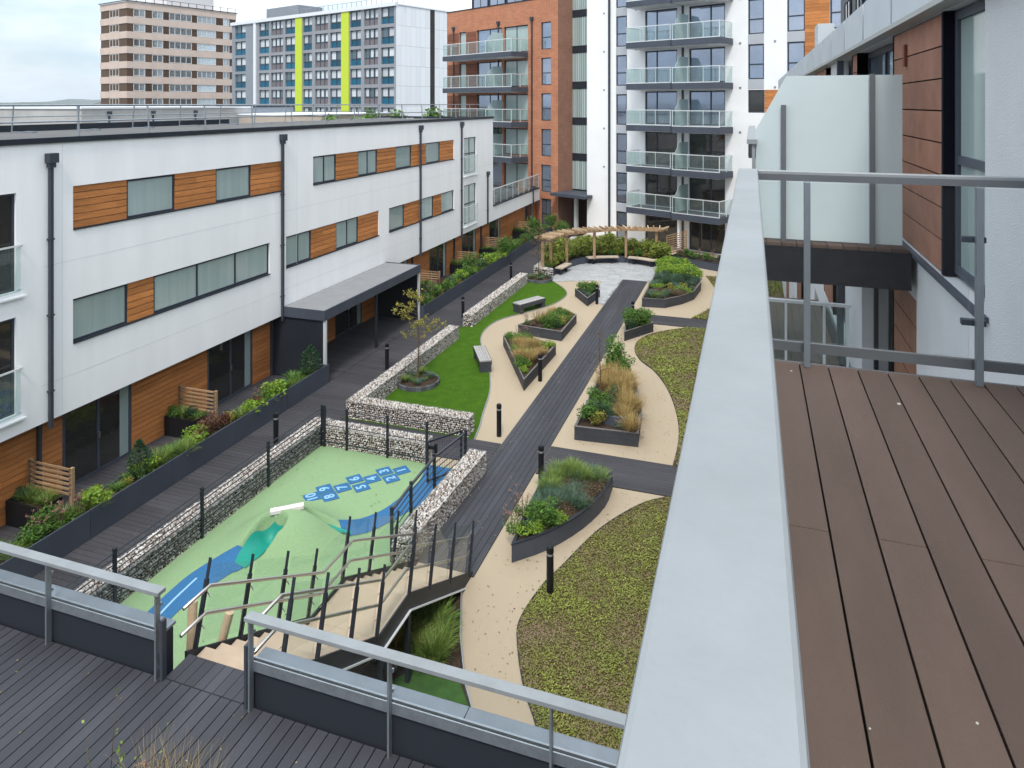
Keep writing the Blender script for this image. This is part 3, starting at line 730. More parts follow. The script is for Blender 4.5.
# ------------------------------------------------------------------ planters
def inset(poly, t):
    if area(poly) < 0: poly = poly[::-1]
    n = len(poly); out = []
    for i in range(n):
        p0 = Vector(poly[i-1]); p1 = Vector(poly[i]); p2 = Vector(poly[(i+1)%n])
        d1 = (p1-p0).normalized(); d2 = (p2-p1).normalized(); n1 = Vector((-d1.y,d1.x)); n2 = Vector((-d2.y,d2.x)); b = (n1+n2)
        b = b/max(.3, (1+n1.dot(n2))); out.append((p1.x+b.x*t, p1.y+b.y*t))
    return poly, out
def ring(mb, poly, t, z0, z1, m=0):
    P, Q = inset(poly, t); n = len(P)
    for i in range(n):
        a, b = P[i], P[(i+1)%n]; c, d = Q[(i+1)%n], Q[i]
        mb.rv = RND.random()
        mb.raw([(*a,z0),(*b,z0),(*c,z0),(*d,z0),(*a,z1),(*b,z1),(*c,z1),(*d,z1)], [(0,1,5,4),(2,3,7,6),(4,5,6,7)], m)
    mb.rv = None
    return Q
def planter(poly, h, label, m=plank_grey, top=edging, t=.045, boards=3):
    cx = sum(p[0] for p in poly)/len(poly); cy = sum(p[1] for p in poly)/len(poly)
    o = thing('raised_planter', (cx, cy, .03), label, 'planter')
    m_ = MB(); bh = (h-.02)/boards
    P0, P1 = inset(poly, .006)
    for k in range(boards): ring(m_, poly if k % 1 == 0 else P1, t, .0+bh*k+.003, bh*(k+1))
    Q = ring(m_, P1, t-.012, 0, h-.02)
    m_.build('side_boards', m, o)
    m_ = MB(); pp_, _ = inset(poly, -.012); _, po = inset(poly, -.012); ring(m_, po, t+.03, h-.018, h); m_.build('rim', top, o)
    m_ = MB(); m_.poly([(x,y,h-.07) for x, y in Q]); m_.build('soil', soil, o)
    return o
NB = smooth_poly([(-5.06,14.92),(-4.42,15.62),(-3.85,16.65),(-3.52,17.75),(-3.5,18.66)], 3)+[(-5.12,18.62)]+[(-5.18,17.4),(-5.15,16.2)]
planter(NB, .42, 'curved dark planter of grasses nearest the steps, between path deck and buff path', m=anth2, top=anth, boards=1)
B2 = [(-5.11,21.0),(-3.2,21.15),(-3.35,22.8),(-3.75,24.5),(-4.35,26.4),(-5.2,26.9),(-5.15,24.0)]
planter(B2, .42, 'long dark planter with straw coloured grass and a small tree right of the path', boards=2)
R3 = [(-5.2,30.4),(-4.18,32.1),(-4.55,32.75),(-5.4,33.0),(-5.35,31.6)]
planter(R3, .42, 'small wedge shaped planter right of the path before the second cross deck')
R4 = [(-5.24,35.85),(-4.12,36.0),(-3.35,37.0),(-2.85,38.1),(-2.64,40.1),(-2.85,42.0),(-3.6,44.2),(-5.3,44.6)]
planter(R4, .45, 'large rounded grey planter full of greenery right of the patio', boards=2)
L1 = [(-7.67,23.98),(-7.55,27.88),(-8.9,28.5),(-9.96,28.25)]
planter(L1, .42, 'nearest pointed grey planter left of the path, with dry grasses')
L2 = [(-9.83,29.87),(-7.75,29.55),(-7.73,32.2),(-8.6,32.9)]
planter(L2, .42, 'middle pointed grey planter left of the path, with a round clipped ball')
L3 = [(-8.9,36.7),(-7.85,35.05),(-7.6,36.95)]
planter(L3, .42, 'small triangular grey planter left of the path near the patio')
m_ = MB(); m_.box(-4.75,-3.6,21.55,21.62,.35,.62); m_.build('inner_upstand', anth2, label='small grey metal upstand among the plants of the long straw grass planter', cat='metal strip')
def long_planter(y0, y1, label):
    o = thing('long_planter', (-15.3, (y0+y1)/2, 0), label, 'planter'); m_ = MB(); n = int((y1-y0)/2.4); w_ = (y1-y0)/n
    for i in range(n): m_.rv = RND.random(); m_.box(-14.69, -14.65, y0+w_*i+.004, y0+w_*(i+1)-.004, 0, .70)
    m_.box(-15.49, -15.45, y0, y1, 0, .55); m_.box(-15.45, -14.69, y0, y0+.04, 0, .66); m_.box(-15.45, -14.69, y1-.04, y1, 0, .66)
    m_.build('metal_sides', anth2, o)
    m_ = MB(); m_.box(-15.45, -14.69, y0+.04, y1-.04, .3, .50); m_.build('soil', soil, o)
long_planter(7.6, 22.42, 'long slate grey metal planter between the walkway and the nearer patio doors')
long_planter(30.35, 53.0, 'long slate grey metal planter beyond the entrance canopy along the walkway')
# curved planter behind the patio benches
arc = smooth_poly([(-11.15,40.6),(-11.0,41.7),(-10.78,42.9),(-10.08,44.4),(-8.53,45.25),(-7.09,45.45),(-5.6,44.95)], 4)
arc2 = smooth_poly([(-4.4,46.6),(-7.0,47.6),(-9.2,47.4),(-11.0,46.4),(-11.75,44.2),(-11.85,42.0),(-11.75,40.6)], 4)
planter(arc+arc2, .45, 'curved dark planter wall behind the patio benches under the pergola', m=anth2, top=anth, boards=1)
planter([(-4.9,46.4),(-1.4,44.6),(1.4,43.6),(1.4,45.0),(-1.2,46.0),(-4.4,47.8)], .5, 'low dark planter in front of the white tower ground floor', m=anth2, top=anth, boards=1)
def treering(x, y, label):
    m_ = MB(); n = 26
    for k in range(n):
        a = 2*math.pi*k/n; b = 2*math.pi*(k+1)/n; r0 = .76
        m_.bar((x+r0*math.cos(a), y+r0*math.sin(a), .12), (x+r0*math.cos(b)*.995, y+r0*math.sin(b)*.995, .10), .07, .15)
    t = thing('tree_ring', (x, y, .03), label, 'tree ring'); m_.build('edging_blocks', mat('grey_edging_block', (.09,.10,.11), .85, rnd=.35) if 'grey_edging_block' not in MATS else MATS['grey_edging_block'], t)
    m_ = MB(); m_.lathe(x, y, [(.72,.04),(.71,.14),(.4,.20),(.05,.22)], 24); m_.build('soil', soil, t, smooth=True)
treering(-11.52, 23.35, 'round grey edged bed in the near corner of the bright lawn')
treering(-11.65, 39.25, 'round grey edged bed at the far tip of the bright lawn')

# ------------------------------------------------------------------ bollards
def bollard():
    t = thing('bollard_light', (0,0,0), '', 'bollard', 'black bollard lights along the paths')
    m_ = MB(); m_.lathe(0, 0, [(.075,0),(.075,.80),(.06,.801),(.06,.802)], 20); m_.build('post', black, t, smooth=False)
    m_ = MB(); m_.lathe(0, 0, [(.062,.80),(.066,.83),(.062,.86)], 20); m_.build('lens', lampglass, t)
    m_ = MB(); m_.lathe(0, 0, [(.078,.858),(.078,.94),(.07,.975),(.04,.995),(.001,1.0)], 20); m_.build('cap', black, t)
    return t
BP = [(-3.98,14.23,.012,'nearest black bollard light, at the edge of the near sedum'),(-5.39,18.37,.0,'black bollard light beside the curved near planter'),
 (-7.36,20.5,.0,'black bollard light on buff path where the cross deck meets the path deck'),(-7.39,25.06,.0,'black bollard light beside the nearest pointed planter'),
 (-7.49,35.64,.0,'black bollard light beside the small triangular planter'),(-5.25,33.05,.026,'black bollard light at the second cross deck'),
 (-13.41,17.72,.03,'black bollard light on the walkway behind the long gabion wall'),(-13.26,24.22,.03,'black bollard light on the walkway opposite the entrance canopy'),
 (-13.05,31.26,.03,'black bollard light on the walkway at the gap between lawn gabions'),(-13.23,38.9,.03,'black bollard light on the walkway near the far end of the lawn'),
 (-13.3,47.5,.03,'farthest black bollard light on the walkway')]
b0 = bollard()
for i, (x, y, z, lb) in enumerate(BP):
    o = b0 if i == 0 else copy_tree(b0, None); o.location = (x, y, z); o['label'] = lb
# small dark globe lamp by the shaded lawn
t = thing('globe_lamp', (-5.95,11.0,0), 'small dark globe lamp on the shaded lawn beside the steps', 'lamp')
m_ = MB(); m_.lathe(-5.95, 11.0, [(.02,0),(.02,.35)], 10); m_.build('stem', black, t)
m_ = MB(); m_.lathe(-5.95, 11.0, [(.13*math.sin(math.pi*k/10)+.001, .46-.13*math.cos(math.pi*k/10)) for k in range(11)], 18); m_.build('globe', anth2, t, smooth=True)

# ------------------------------------------------------------------ benches
bench_top = mat('pale_bench_slats', (.38,.37,.36), .7, var=.2, scale=8, rnd=.1)
def bench(cx, cy, L_, W_, rz, label, flip=1):
    t = thing('bench', (0,0,0), label, 'bench')
    m_ = MB(); n = 5
    for k in range(n): m_.rv = RND.random(); a = -W_/2+W_*k/n; m_.box(-L_/2, L_/2, a+.004, a+W_/n-.004, .40, .45)
    m_.build('seat', bench_top, t)
    for s_ in (-1, 1):
        m_ = MB(); a = s_*(L_/2-.12); m_.box(a-.1, a+.1, -W_/2+.01, W_/2-.01, 0, .398); m_.build('leg', plank_grey, t)
    m_ = MB(); m_.box(-L_/2, L_/2, -W_/2-.012, -W_/2-.001, .26, .45); m_.box(-L_/2, L_/2, W_/2+.001, W_/2+.012, .26, .45); m_.build('apron', plank_grey, t)
    t.location = (cx, cy, .034); t.rotation_euler = (0,0,rz)
bench(-9.98, 25.85, 1.7, .46, math.atan2(1.65,-.95), 'pale topped dark bench at the lawn edge opposite the nearest pointed planter')
bench(-10.45, 33.55, 1.75, .55, math.atan2(1.45,.75), 'pale topped dark bench on the far half of the bright lawn')
def arcbench(i0, i1, label):
    P = arc[i0:i1+1]; P_, t = P, thing('curved_bench', (P[0][0], P[0][1], .02), label, 'bench')
    m_ = MB(); dn = []
    for i, p in enumerate(P):
        a = Vector(P[max(i-1,0)]); b = Vector(P[min(i+1,len(P)-1)]); d_ = (b-a).normalized(); dn.append(Vector((d_.y,-d_.x)))
    for i in range(len(P)-1):
        a, b = Vector(P[i]), Vector(P[i+1]); na, nb = dn[i], dn[i+1]
        q = [a+na*.03, b+nb*.03, b+nb*.50, a+na*.50]; m_.prism([(v.x, v.y) for v in q], .40, .47)
    m_.build('seat', mat('bleached_timber_seat', (.50,.42,.34), .75, var=.2, scale=5, rnd=.1) if 'bleached_timber_seat' not in MATS else MATS['bleached_timber_seat'], t)
    for i in (1, len(P)-2):
        a = Vector(P[i])+dn[i]*.25; m_ = MB(); m_.box(a.x-.06, a.x+.06, a.y-.12, a.y+.12, .02, .399); m_.build('leg', anth, t)
arcbench(1, 6, 'left curved patio bench beside the far gabion wall')
arcbench(12, 17, 'middle curved patio bench in front of the pergola planting')
arcbench(19, 24, 'right curved patio bench next to the large rounded planter')

# ------------------------------------------------------------------ pergola
pg = thing('pergola', (-8.6,43.5,.4), 'curved timber pergola with slatted top over the planting behind the patio', 'pergola')
pc = smooth_poly([(-11.62,39.9),(-11.45,41.0),(-10.9,42.6),(-9.44,44.2),(-7.62,45.3),(-5.70,45.75),(-5.2,45.7)], 6)
zt = 2.28
for (x, y) in ((-11.65,40.05),(-11.40,40.9),(-10.85,42.6),(-9.44,44.15),(-7.62,45.25),(-5.76,45.7)):
    m_ = MB(); m_.box(x-.075, x+.075, y-.075, y+.075, .40, zt-.14); m_.build('post', oak, pg)
m_ = MB()
for off in (-.28, .28):
    for i in range(len(pc)-1):
        a, b = Vector(pc[i]), Vector(pc[i+1]); d_ = (b-a).normalized(); n_ = Vector((-d_.y, d_.x))
        a2 = a+n_*off; b2 = b+n_*off; m_.bar((a2.x,a2.y,zt-.07), (b2.x,b2.y,zt-.07), .06, .16)
m_.build('beam', oak, pg)
cum = [0]
for i in range(len(pc)-1): cum.append(cum[-1]+math.dist(pc[i], pc[i+1]))
ns = 27
for k in range(ns):
    s_ = cum[-1]*k/(ns-1); i = max(j for j in range(len(cum)-1) if cum[j] <= s_+1e-6); q = (s_-cum[i])/(cum[i+1]-cum[i])
    a, b = Vector(pc[i]), Vector(pc[i+1]); c = a.lerp(b, q); d_ = (b-a).normalized(); n_ = Vector((-d_.y, d_.x))
    m_ = MB(); u, v = c-n_*.52, c+n_*.52; m_.bar((u.x,u.y,zt+.055), (v.x,v.y,zt+.055), .06, .10); m_.build('slat', paletimber if k % 3 else oak, pg)

# ------------------------------------------------------------------ trellis screens and black boxes by the patio doors
def trellis(x0, y0, x1, y1, zt, zb, label, n=6, m=None):
    t = thing('trellis_screen', (x1, y1, zb), label, 'trellis'); m = m or oak
    d_ = Vector((x1-x0, y1-y0)); Ln = d_.length
    for q in (0, 1):
        m_ = MB(); x, y = x0+d_.x*q, y0+d_.y*q; m_.box(x-.04, x+.04, y-.04, y+.04, zb if q == 0 else 0, zt); m_.build('post', m, t)
    m_ = MB()
    for k in range(n):
        z = zb+.06+(zt-zb-.1)*k/(n-1); m_.rv = RND.random(); m_.bar((x0,y0-.03,z), (x1,y1-.03,z), .02, .055)
    m_.build('slats', m, t)
    for q in (.33, .66):
        m_ = MB(); x, y = x0+d_.x*q, y0+d_.y*q; m_.bar((x,y+.01,zb), (x,y+.01,zt-.03), .05, .02, up=(1,0,0)); m_.build('batten', m, t)
TL = ['nearest timber slatted screen beside the first patio door','timber slatted screen between the first and second patio doors','timber slatted screen first beyond the entrance canopy','timber slatted screen second beyond the entrance canopy','timber slatted screen third beyond the entrance canopy','farthest timber slatted screen on the left, beside the brick block']
for i, y in enumerate((12.95, 17.85, 34.4, 39.6, 44.4, 51.3)):
    trellis(-17.1, y, -15.72, y, 1.32, .62, TL[i], 6)
    t = thing('planter_box', (-16.5, y-.35, .01), 'black planter box under the '+TL[i].replace(' beside the first patio door','').replace(' between the first and second patio doors',' before second door').replace(', beside the brick block',''), 'planter box')
    m_ = MB(); ring(m_, [(-17.12,y-.62),(-15.98,y-.62),(-15.98,y-.05),(-17.12,y-.05)], .03, .01, .60); m_.build('sides', black, t)
    m_ = MB(); m_.poly([(-17.09,y-.6,.5),(-16.0,y-.6,.5),(-16.0,y-.07,.5),(-17.09,y-.07,.5)]); m_.build('soil', soil, t)
trellis(-5.2, 46.4, -4.15, 48.6, 1.75, .5, 'tall timber slatted screen at the foot of the white tower right of the pergola', 9)
# ------------------------------------------------------------------ plants
def leaves(C, size, rg, up=.5, elong=1.8):
    """rhombic leaves, bent, facing partly upwards"""
    n = len(C); d = rg.normal(size=(n,3)); d[:,2] = d[:,2]*.6+.25; d /= np.linalg.norm(d, axis=1)[:,None]
    nn = rg.normal(size=(n,3)); nn[:,2] += up*2; s_ = np.cross(d, nn); s_ /= np.linalg.norm(s_, axis=1)[:,None]+1e-9
    L_ = size*rg.uniform(.6, 1.3, n)[:,None]; W_ = L_/elong
    V = np.stack([C, C+d*L_*.45+s_*W_*.5, C+d*L_+np.array([0,0,-.12])*L_, C+d*L_*.45-s_*W_*.5], 1)
    return V
def blades(rg, n, r0, h, spread, w, cx=0, cy=0, droop=.5):
    a = rg.uniform(0, 6.28, n); q = np.sqrt(rg.uniform(0, 1, n))*r0; bx = cx+q*np.cos(a); by = cy+q*np.sin(a)
    a2 = a+rg.normal(0, .6, n); hh = h*rg.uniform(.55, 1.1, n); sp = spread*rg.uniform(.2, 1.1, n)
    t = np.array([0, .4, .75, 1.]); V = []
    for k, tt in enumerate(t):
        x = bx+np.cos(a2)*sp*tt**1.7; y = by+np.sin(a2)*sp*tt**1.7; z = hh*(tt-droop*.45*tt**3*(sp/ (spread+1e-6)))
        ww = w*(1-tt*.85)*rg.uniform(.8,1.2,n); px_ = -np.sin(a2)*ww/2; py_ = np.cos(a2)*ww/2
        V.append(np.stack([x-px_, y-py_, z], 1)); V.append(np.stack([x+px_, y+py_, z], 1))
    V = np.stack(V, 1)  # n,8,3
    F = []
    for k in range(3): F.append(np.stack([np.arange(n)*8+2*k, np.arange(n)*8+2*k+1, np.arange(n)*8+2*k+3, np.arange(n)*8+2*k+2], 1))
    return V.reshape(-1,3), np.concatenate(F, 0)
class PM:
    def __init__(s, seed): s.rg = np.random.default_rng(seed); s.V = []; s.F = []; s.R = []; s.M = []; s.n = 0; s.mats = []
    def mi(s, m):
        if m not in s.mats: s.mats.append(m)
        return s.mats.index(m)
    def add(s, V, F, R, m):
        s.V.append(V); s.F.append(F+s.n); s.R.append(R); s.M.append(np.full(len(F), s.mi(m))); s.n += len(V)
    def cloud(s, cx, cy, cz, rx, ry, rz, n, size, m, lobes=6, up=.5, elong=1.8):
        rg = s.rg
        # lobed crown: leaves gather on several overlapping clumps, denser to their outside
        lc = rg.normal(size=(lobes,3)); lc /= np.linalg.norm(lc,axis=1)[:,None]; lc *= rg.uniform(.25,.62,(lobes,1)); lr = rg.uniform(.38,.62,lobes)
        i = rg.integers(0, lobes, n); d = rg.normal(size=(n,3)); d /= np.linalg.norm(d,axis=1)[:,None]; r = rg.uniform(.35,1,n)**.5
        P = lc[i]+d*(r*lr[i])[:,None]; P = P*np.array([rx,ry,rz])+np.array([cx,cy,cz]); P[:,2] = np.maximum(P[:,2], .01)
        V = leaves(P, size, rg, up, elong); F = np.arange(n*4).reshape(n,4); R = np.clip(rg.normal(.45,.22,n)+(lc[i][:,2])*.15, 0, 1)
        s.add(V.reshape(-1,3), F, R, m)
    def tuft(s, n, r0, h, spread, w, m, cx=0, cy=0, droop=.5):
        V, F = blades(s.rg, n, r0, h, spread, w, cx, cy, droop); R = np.tile(s.rg.uniform(0,1,n), 3); s.add(V, F, R, m)
    def stem(s, pts, r, m, n=5):
        mb = MB(); mb.tube(pts, r, n); f4 = [f for f in mb.F if len(f) == 4]; s.add(np.array(mb.V, float), np.array(f4), np.full(len(f4), .5), m)
    def mesh(s, name):
        V = np.concatenate(s.V); F = np.concatenate(s.F); o = npmesh(name, V, F, np.concatenate(s.R), s.mats, np.concatenate(s.M))
        me = o.data; bpy.data.objects.remove(o); return me
def sp_shrub(leaf, n=900, rx=.42, h=.7, size=.075, lobes=7):
    def f(seed):
        p = PM(seed)
        for k in range(5):
            a = k*1.26+seed; p.stem([(0,0,0),(math.cos(a)*rx*.3,math.sin(a)*rx*.3,h*.4),(math.cos(a)*rx*.6,math.sin(a)*rx*.6,h*.75)], .008, bark)
        p.cloud(0,0,h*.5, rx,rx,h*.52, n, size, leaf, lobes); return p
    return f
def sp_grass(leaf, n=300, r0=.12, h=.6, spread=.4, w=.018, leaf2=None, plume=None):
    def f(seed):
        p = PM(seed); p.tuft(n, r0, h, spread, w, leaf)
        if leaf2: p.tuft(n//3, r0, h*.7, spread, w, leaf2)
        if plume: p.tuft(n//6, r0, h*1.35, spread*.6, w*.7, plume, droop=.1)
        return p
    return f
def sp_conifer(seed):
    p = PM(seed); p.stem([(0,0,0),(0,0,.7)], .02, bark); n = 1500; rg = p.rg; t = rg.uniform(0,1,n)**.8; a = rg.uniform(0,6.28,n); r = .26*np.sin(np.pi*np.clip(t*.82+.16,0,1))*rg.uniform(.6,1,n)
    P = np.stack([r*np.cos(a), r*np.sin(a), t*.78+.03], 1); V = leaves(P, .06, rg, 0., 2.6); p.add(V.reshape(-1,3), np.arange(n*4).reshape(n,4), np.clip(rg.normal(.4,.25,n),0,1), L_dark); return p
def sp_flower(seed):
    p = PM(seed); p.cloud(0,0,.22,.3,.3,.22,450,.05,L_green,5); rg = p.rg
    for k in range(16):
        a = rg.uniform(0,6.28); q = rg.uniform(.02,.3); h = rg.uniform(.5,.85); x, y = q*math.cos(a), q*math.sin(a)
        p.stem([(x*.4,y*.4,0),(x,y,h)], .004, L_heather, 3); p.cloud(x,y,h,.05,.05,.04,14,.035,L_pink,2)
    return p
def sp_ball(seed):
    p = PM(seed); rg = p.rg; n = 1100; d = rg.normal(size=(n,3)); d /= np.linalg.norm(d,axis=1)[:,None]; P = d*.24*rg.uniform(.9,1.03,(n,1)); P[:,2] += .25
    V = leaves(P, .03, rg, .2, 1.5); p.add(V.reshape(-1,3), np.arange(n*4).reshape(n,4), rg.uniform(.1,.8,n), L_dark); return p
SPEC = {
 'green_shrub': (sp_shrub(L_green), 'mid green leafy shrub', 'shrub'),
 'lime_shrub': (sp_shrub(L_lime, 700, .45, .6, .10), 'lime green broad leaved shrub', 'shrub'),
 'dark_shrub': (sp_shrub(L_dark, 900, .40, .6, .06), 'dark evergreen shrub', 'shrub'),
 'red_shrub': (sp_shrub(L_red, 500, .36, .65, .07), 'wine red leaved shrub', 'shrub'),
 'tall_shrub': (sp_shrub(L_green, 1500, .6, 1.35, .10, 9), 'tall bushy green shrub', 'shrub'),
 'bamboo_shrub': (sp_shrub(L_bamboo, 1300, .55, 1.35, .14, 12), 'tall feathery yellow green shrub', 'shrub'),
 'conifer_shrub': (sp_conifer, 'small dark upright conifer', 'conifer'),
 'grass_tuft': (sp_grass(L_grass, 300, .12, .5, .42), 'arching green grass tuft', 'grass'),
 'fine_grass': (sp_grass(L_blue, 220, .14, .42, .34, .014, L_grass), 'fine blue green grass tuft', 'grass'),
 'straw_grass': (sp_grass(L_straw, 380, .2, .62, .50, .016, L_heather, L_straw), 'straw coloured ornamental grass', 'grass'),
 'fern_plant': (sp_grass(L_green, 200, .10, .45, .5, .035), 'bright green strappy plant', 'plant'),
 'flower_clump': (sp_flower, 'clump with faded pinkish flower heads', 'flowers'),
 'heather_clump': (sp_shrub(L_heather, 500, .34, .28, .05, 6), 'low brown heather clump', 'heather'),
 'low_herb': (sp_shrub(L_green, 420, .30, .25, .05, 6), 'low green cushion plant', 'plant'),
 'blue_herb': (sp_shrub(L_blue, 500, .34, .28, .05, 6), 'low blue green juniper cushion', 'juniper'),
 'yellow_shrub': (sp_shrub(L_yellow, 450, .3, .5, .07, 6), 'yellowing small leaved shrub', 'shrub'),
 'lime_herb': (sp_shrub(L_lime, 600, .36, .34, .06, 7), 'low lime green cushion plant', 'plant'),
 'box_ball': (sp_ball, 'round clipped evergreen ball', 'box ball'),
}
MC = {}
def bed(items, place_, seed):
    """items: (species, x, y, z, scale); labels count along the bed from its near end"""
    rr = random.Random(seed); cnt = {}; tot = {}
    items = sorted(items, key=lambda q: q[2])
    for it in items: tot[it[0]] = tot.get(it[0], 0)+1
    for s_, x, y, z, sc in items:
        v = rr.randrange(3)
        if (s_, v) not in MC: MC[(s_, v)] = SPEC[s_][0](100+v*17).mesh(s_)
        o = bpy.data.objects.new(s_, MC[(s_, v)]); COL.objects.link(o); o.location = (x, y, z); o.rotation_euler = (rr.uniform(-.06,.06), rr.uniform(-.06,.06), rr.uniform(0, 6.28)); q = sc*rr.uniform(.88, 1.12); o.scale = (q, q*rr.uniform(.9,1.1), q*rr.uniform(.85,1.15))
        cnt[s_] = cnt.get(s_, 0)+1; ph = SPEC[s_][1]
        if tot[s_] == 1: lb = f'the only {ph} in {place_}'
        else:
            k = cnt[s_]; n = tot[s_]; od = 'nearest' if k == 1 else 'farthest' if k == n else ORDN[k-1]+' nearest'
            lb = f'{od} {ph} in {place_}'
        setp(o, lb, SPEC[s_][2], 'plants in '+place_)
rr = random.Random(33)
def row(x0, x1, y0, y1, z, stepy, weights, seed, smin=.8, smax=1.15):
    r_ = random.Random(seed); out = []; y = y0; names = list(weights); ws = list(weights.values()); last = None
    while y < y1:
        for _ in range(4):
            s_ = r_.choices(names, ws)[0]
            if s_ != last: break
        last = s_; out.append((s_, r_.uniform(x0, x1), y, z, r_.uniform(smin, smax))); y += stepy*r_.uniform(.75, 1.25)
    return out
near = row(-15.3,-14.85, 7.9, 22.2, .46, .25, dict(green_shrub=2,lime_shrub=1.2,grass_tuft=4,fern_plant=3.5,red_shrub=.8,flower_clump=1.5,yellow_shrub=1,dark_shrub=1,low_herb=1.5), 5, .6, .95)
near += [('conifer_shrub',-15.05,14.35,.46,1.15),('lime_shrub',-15.05,13.0,.46,1.1),('lime_shrub',-15.05,16.4,.46,1.25),('conifer_shrub',-15.0,21.7,.46,1.3),('lime_shrub',-15.05,19.7,.46,1.15)]
bed(near, 'the nearer long metal planter', 1)
far = row(-15.3,-14.85, 30.6, 52.7, .46, .42, dict(green_shrub=3,lime_shrub=2,grass_tuft=2,fern_plant=2,red_shrub=1.3,flower_clump=1.5,yellow_shrub=1,dark_shrub=1.5,tall_shrub=.5), 6, .9, 1.25)
far += [('conifer_shrub',-15.1,31.3,.46,1.3)]
bed(far, 'the farther long metal planter', 2)
OD = ['first','second','third','fourth','fifth','sixth']
for i, y in enumerate((12.95, 17.85, 34.4, 39.6, 44.4, 51.3)):
    bed([(random.Random(i*7+k).choice(['low_herb','grass_tuft','green_shrub','dark_shrub','fern_plant']), -16.95+.28*k, y-.34, .50, .72) for k in range(4)], 'the '+OD[i]+' black box', 10+i)
def fill(poly, n, seed, z, weights, smin, smax, zone=None, gap2=.035):
    r_ = random.Random(seed+1); P, Q = inset(poly, .20); pts = []; names = list(weights); ws = list(weights.values())
    cand = rs(Q, n*14, seed)
    for c in cand:
        if len(pts) >= n: break
        if all((c[0]-a[1])**2+(c[1]-a[2])**2 > gap2 for a in pts):
            s_ = zone(c[0], c[1], r_) if zone else r_.choices(names, ws)[0]; pts.append((s_, c[0], c[1], z, r_.uniform(smin, smax)))
    return pts
bed(fill(NB, 105, 3, .34, {}, .62, .85, lambda x, y, r: ((r.choices(['lime_herb','green_shrub'],[4,1])[0] if x > -4.9 or y > 15.6 else 'dark_shrub') if y < 16.4 else (r.choices(['fine_grass','grass_tuft'],[3,2])[0] if (x < -4.7 or y > 18.0) else r.choices(['heather_clump','fine_grass'],[5,2])[0])), .018), 'the curved planter nearest the steps', 21)
bed([('flower_clump',-5.25,15.5,.3,.9),('flower_clump',-5.22,16.1,.3,.8)], 'the thin left edge of the curved planter', 121)
bed(fill(B2, 60, 5, .34, {}, .7, .9, lambda x, y, r: (r.choices(['blue_herb','dark_shrub','green_shrub','yellow_shrub'],[4,2,1,1])[0] if x < -4.1+.25*(23-y) and y < 23.6 else (r.choices(['straw_grass','yellow_shrub','heather_clump'],[5,1,1])[0] if y < 25.3 else r.choices(['straw_grass','green_shrub','heather_clump'],[2,3,1])[0]))), 'the long planter right of the path', 22)
bed([('tall_shrub',-4.75,26.1,.34,1.0)]+[('green_shrub',-4.9+.5*k,25.7,.34,.9) for k in range(2)], 'the back corner of the long planter', 23)
bed(fill(R3, 14, 7, .34, dict(green_shrub=3,dark_shrub=2,grass_tuft=1), .8, 1.1), 'the small wedge planter right of the path', 24)
bed(fill(R4, 125, 8, .38, {}, .8, 1.15, lambda x, y, r: ('lime_shrub' if r.random() < .7 else 'green_shrub') if y > 40.8 else (r.choices(['blue_herb','fine_grass','dark_shrub','low_herb'],[3,2,1,1])[0] if y > 38.2 else r.choices(['lime_herb','heather_clump','yellow_shrub','fine_grass','low_herb'],[2,2,1,2,1])[0])), 'the large rounded planter by the patio', 25)
bed(fill(L1, 34, 9, .34, {}, .6, .82, lambda x, y, r: r.choices(['straw_grass','heather_clump','grass_tuft'],[3,1,1])[0] if y > 25.6 and y < 27.6 else r.choices(['lime_herb','green_shrub','flower_clump'],[2,2,.7])[0]), 'the nearest pointed planter', 26)
bed(fill(L2, 32, 10, .34, {}, .6, .85, lambda x, y, r: r.choices(['straw_grass','heather_clump','flower_clump'],[2,2,1])[0] if x < -8.7 else r.choices(['green_shrub','low_herb','yellow_shrub'],[3,2,1])[0])+[('box_ball',-8.15,30.2,.34,1.)], 'the middle pointed planter', 27)
bed(fill(L3, 16, 11, .34, dict(green_shrub=2,blue_herb=2,low_herb=2,grass_tuft=1), .6, .85), 'the small triangular planter', 28)
# planting under and behind the pergola
pp2 = []
r_ = random.Random(9)
for i in range(0, len(arc)-1):
    a = Vector(arc[i]); b = Vector(arc[i+1]); d_ = (b-a).normalized(); n_ = Vector((-d_.y, d_.x))
    if not inp(arc+arc2, (a+n_*.5).x, (a+n_*.5).y): n_ = -n_
    for q, names in ((.36, ['bamboo_shrub','bamboo_shrub','green_shrub','yellow_shrub']), (.8, ['bamboo_shrub']), (1.3, ['bamboo_shrub','tall_shrub','bamboo_shrub'])):
        c = a+n_*q+d_*r_.uniform(-.1,.2)
        if inp(arc+arc2, c.x, c.y): pp2.append((r_.choice(names), c.x, c.y, .38, r_.uniform(.8,1.0)))
bed(pp2, 'the curved planting under the pergola', 29)
bed(row(-4.6,-4.2,46.6,46.9,.4,.3,dict(red_shrub=1),3)+[(r_.choice(['dark_shrub','green_shrub','red_shrub','low_herb','flower_clump']), -4.4+.42*k, 46.5-.15*k+r_.uniform(-.1,.3), .42, .85) for k in range(13)], 'the low tower planter', 30)
bed([(r_.choice(['tall_shrub','green_shrub','dark_shrub','red_shrub']), -14.2+.55*k, 53.2+r_.uniform(-.4,.6), 0, .95) for k in range(4)]+[('tall_shrub',-15.2,54.6,.3,1.25)], 'the ground by the brick block entrance', 31)
for (x, y, nm) in ((-11.52,23.35,'the near lawn tree ring'), (-11.65,39.25,'the far lawn tree ring')):
    it = []
    for k in range(11):
        a = k*6.28/11; q = .5 if k % 2 else .3; it.append((['low_herb','fine_grass','blue_herb','grass_tuft'][k % 4], x+q*math.cos(a), y+q*math.sin(a), .2, .52))
    bed(it, nm, 40+int(y))
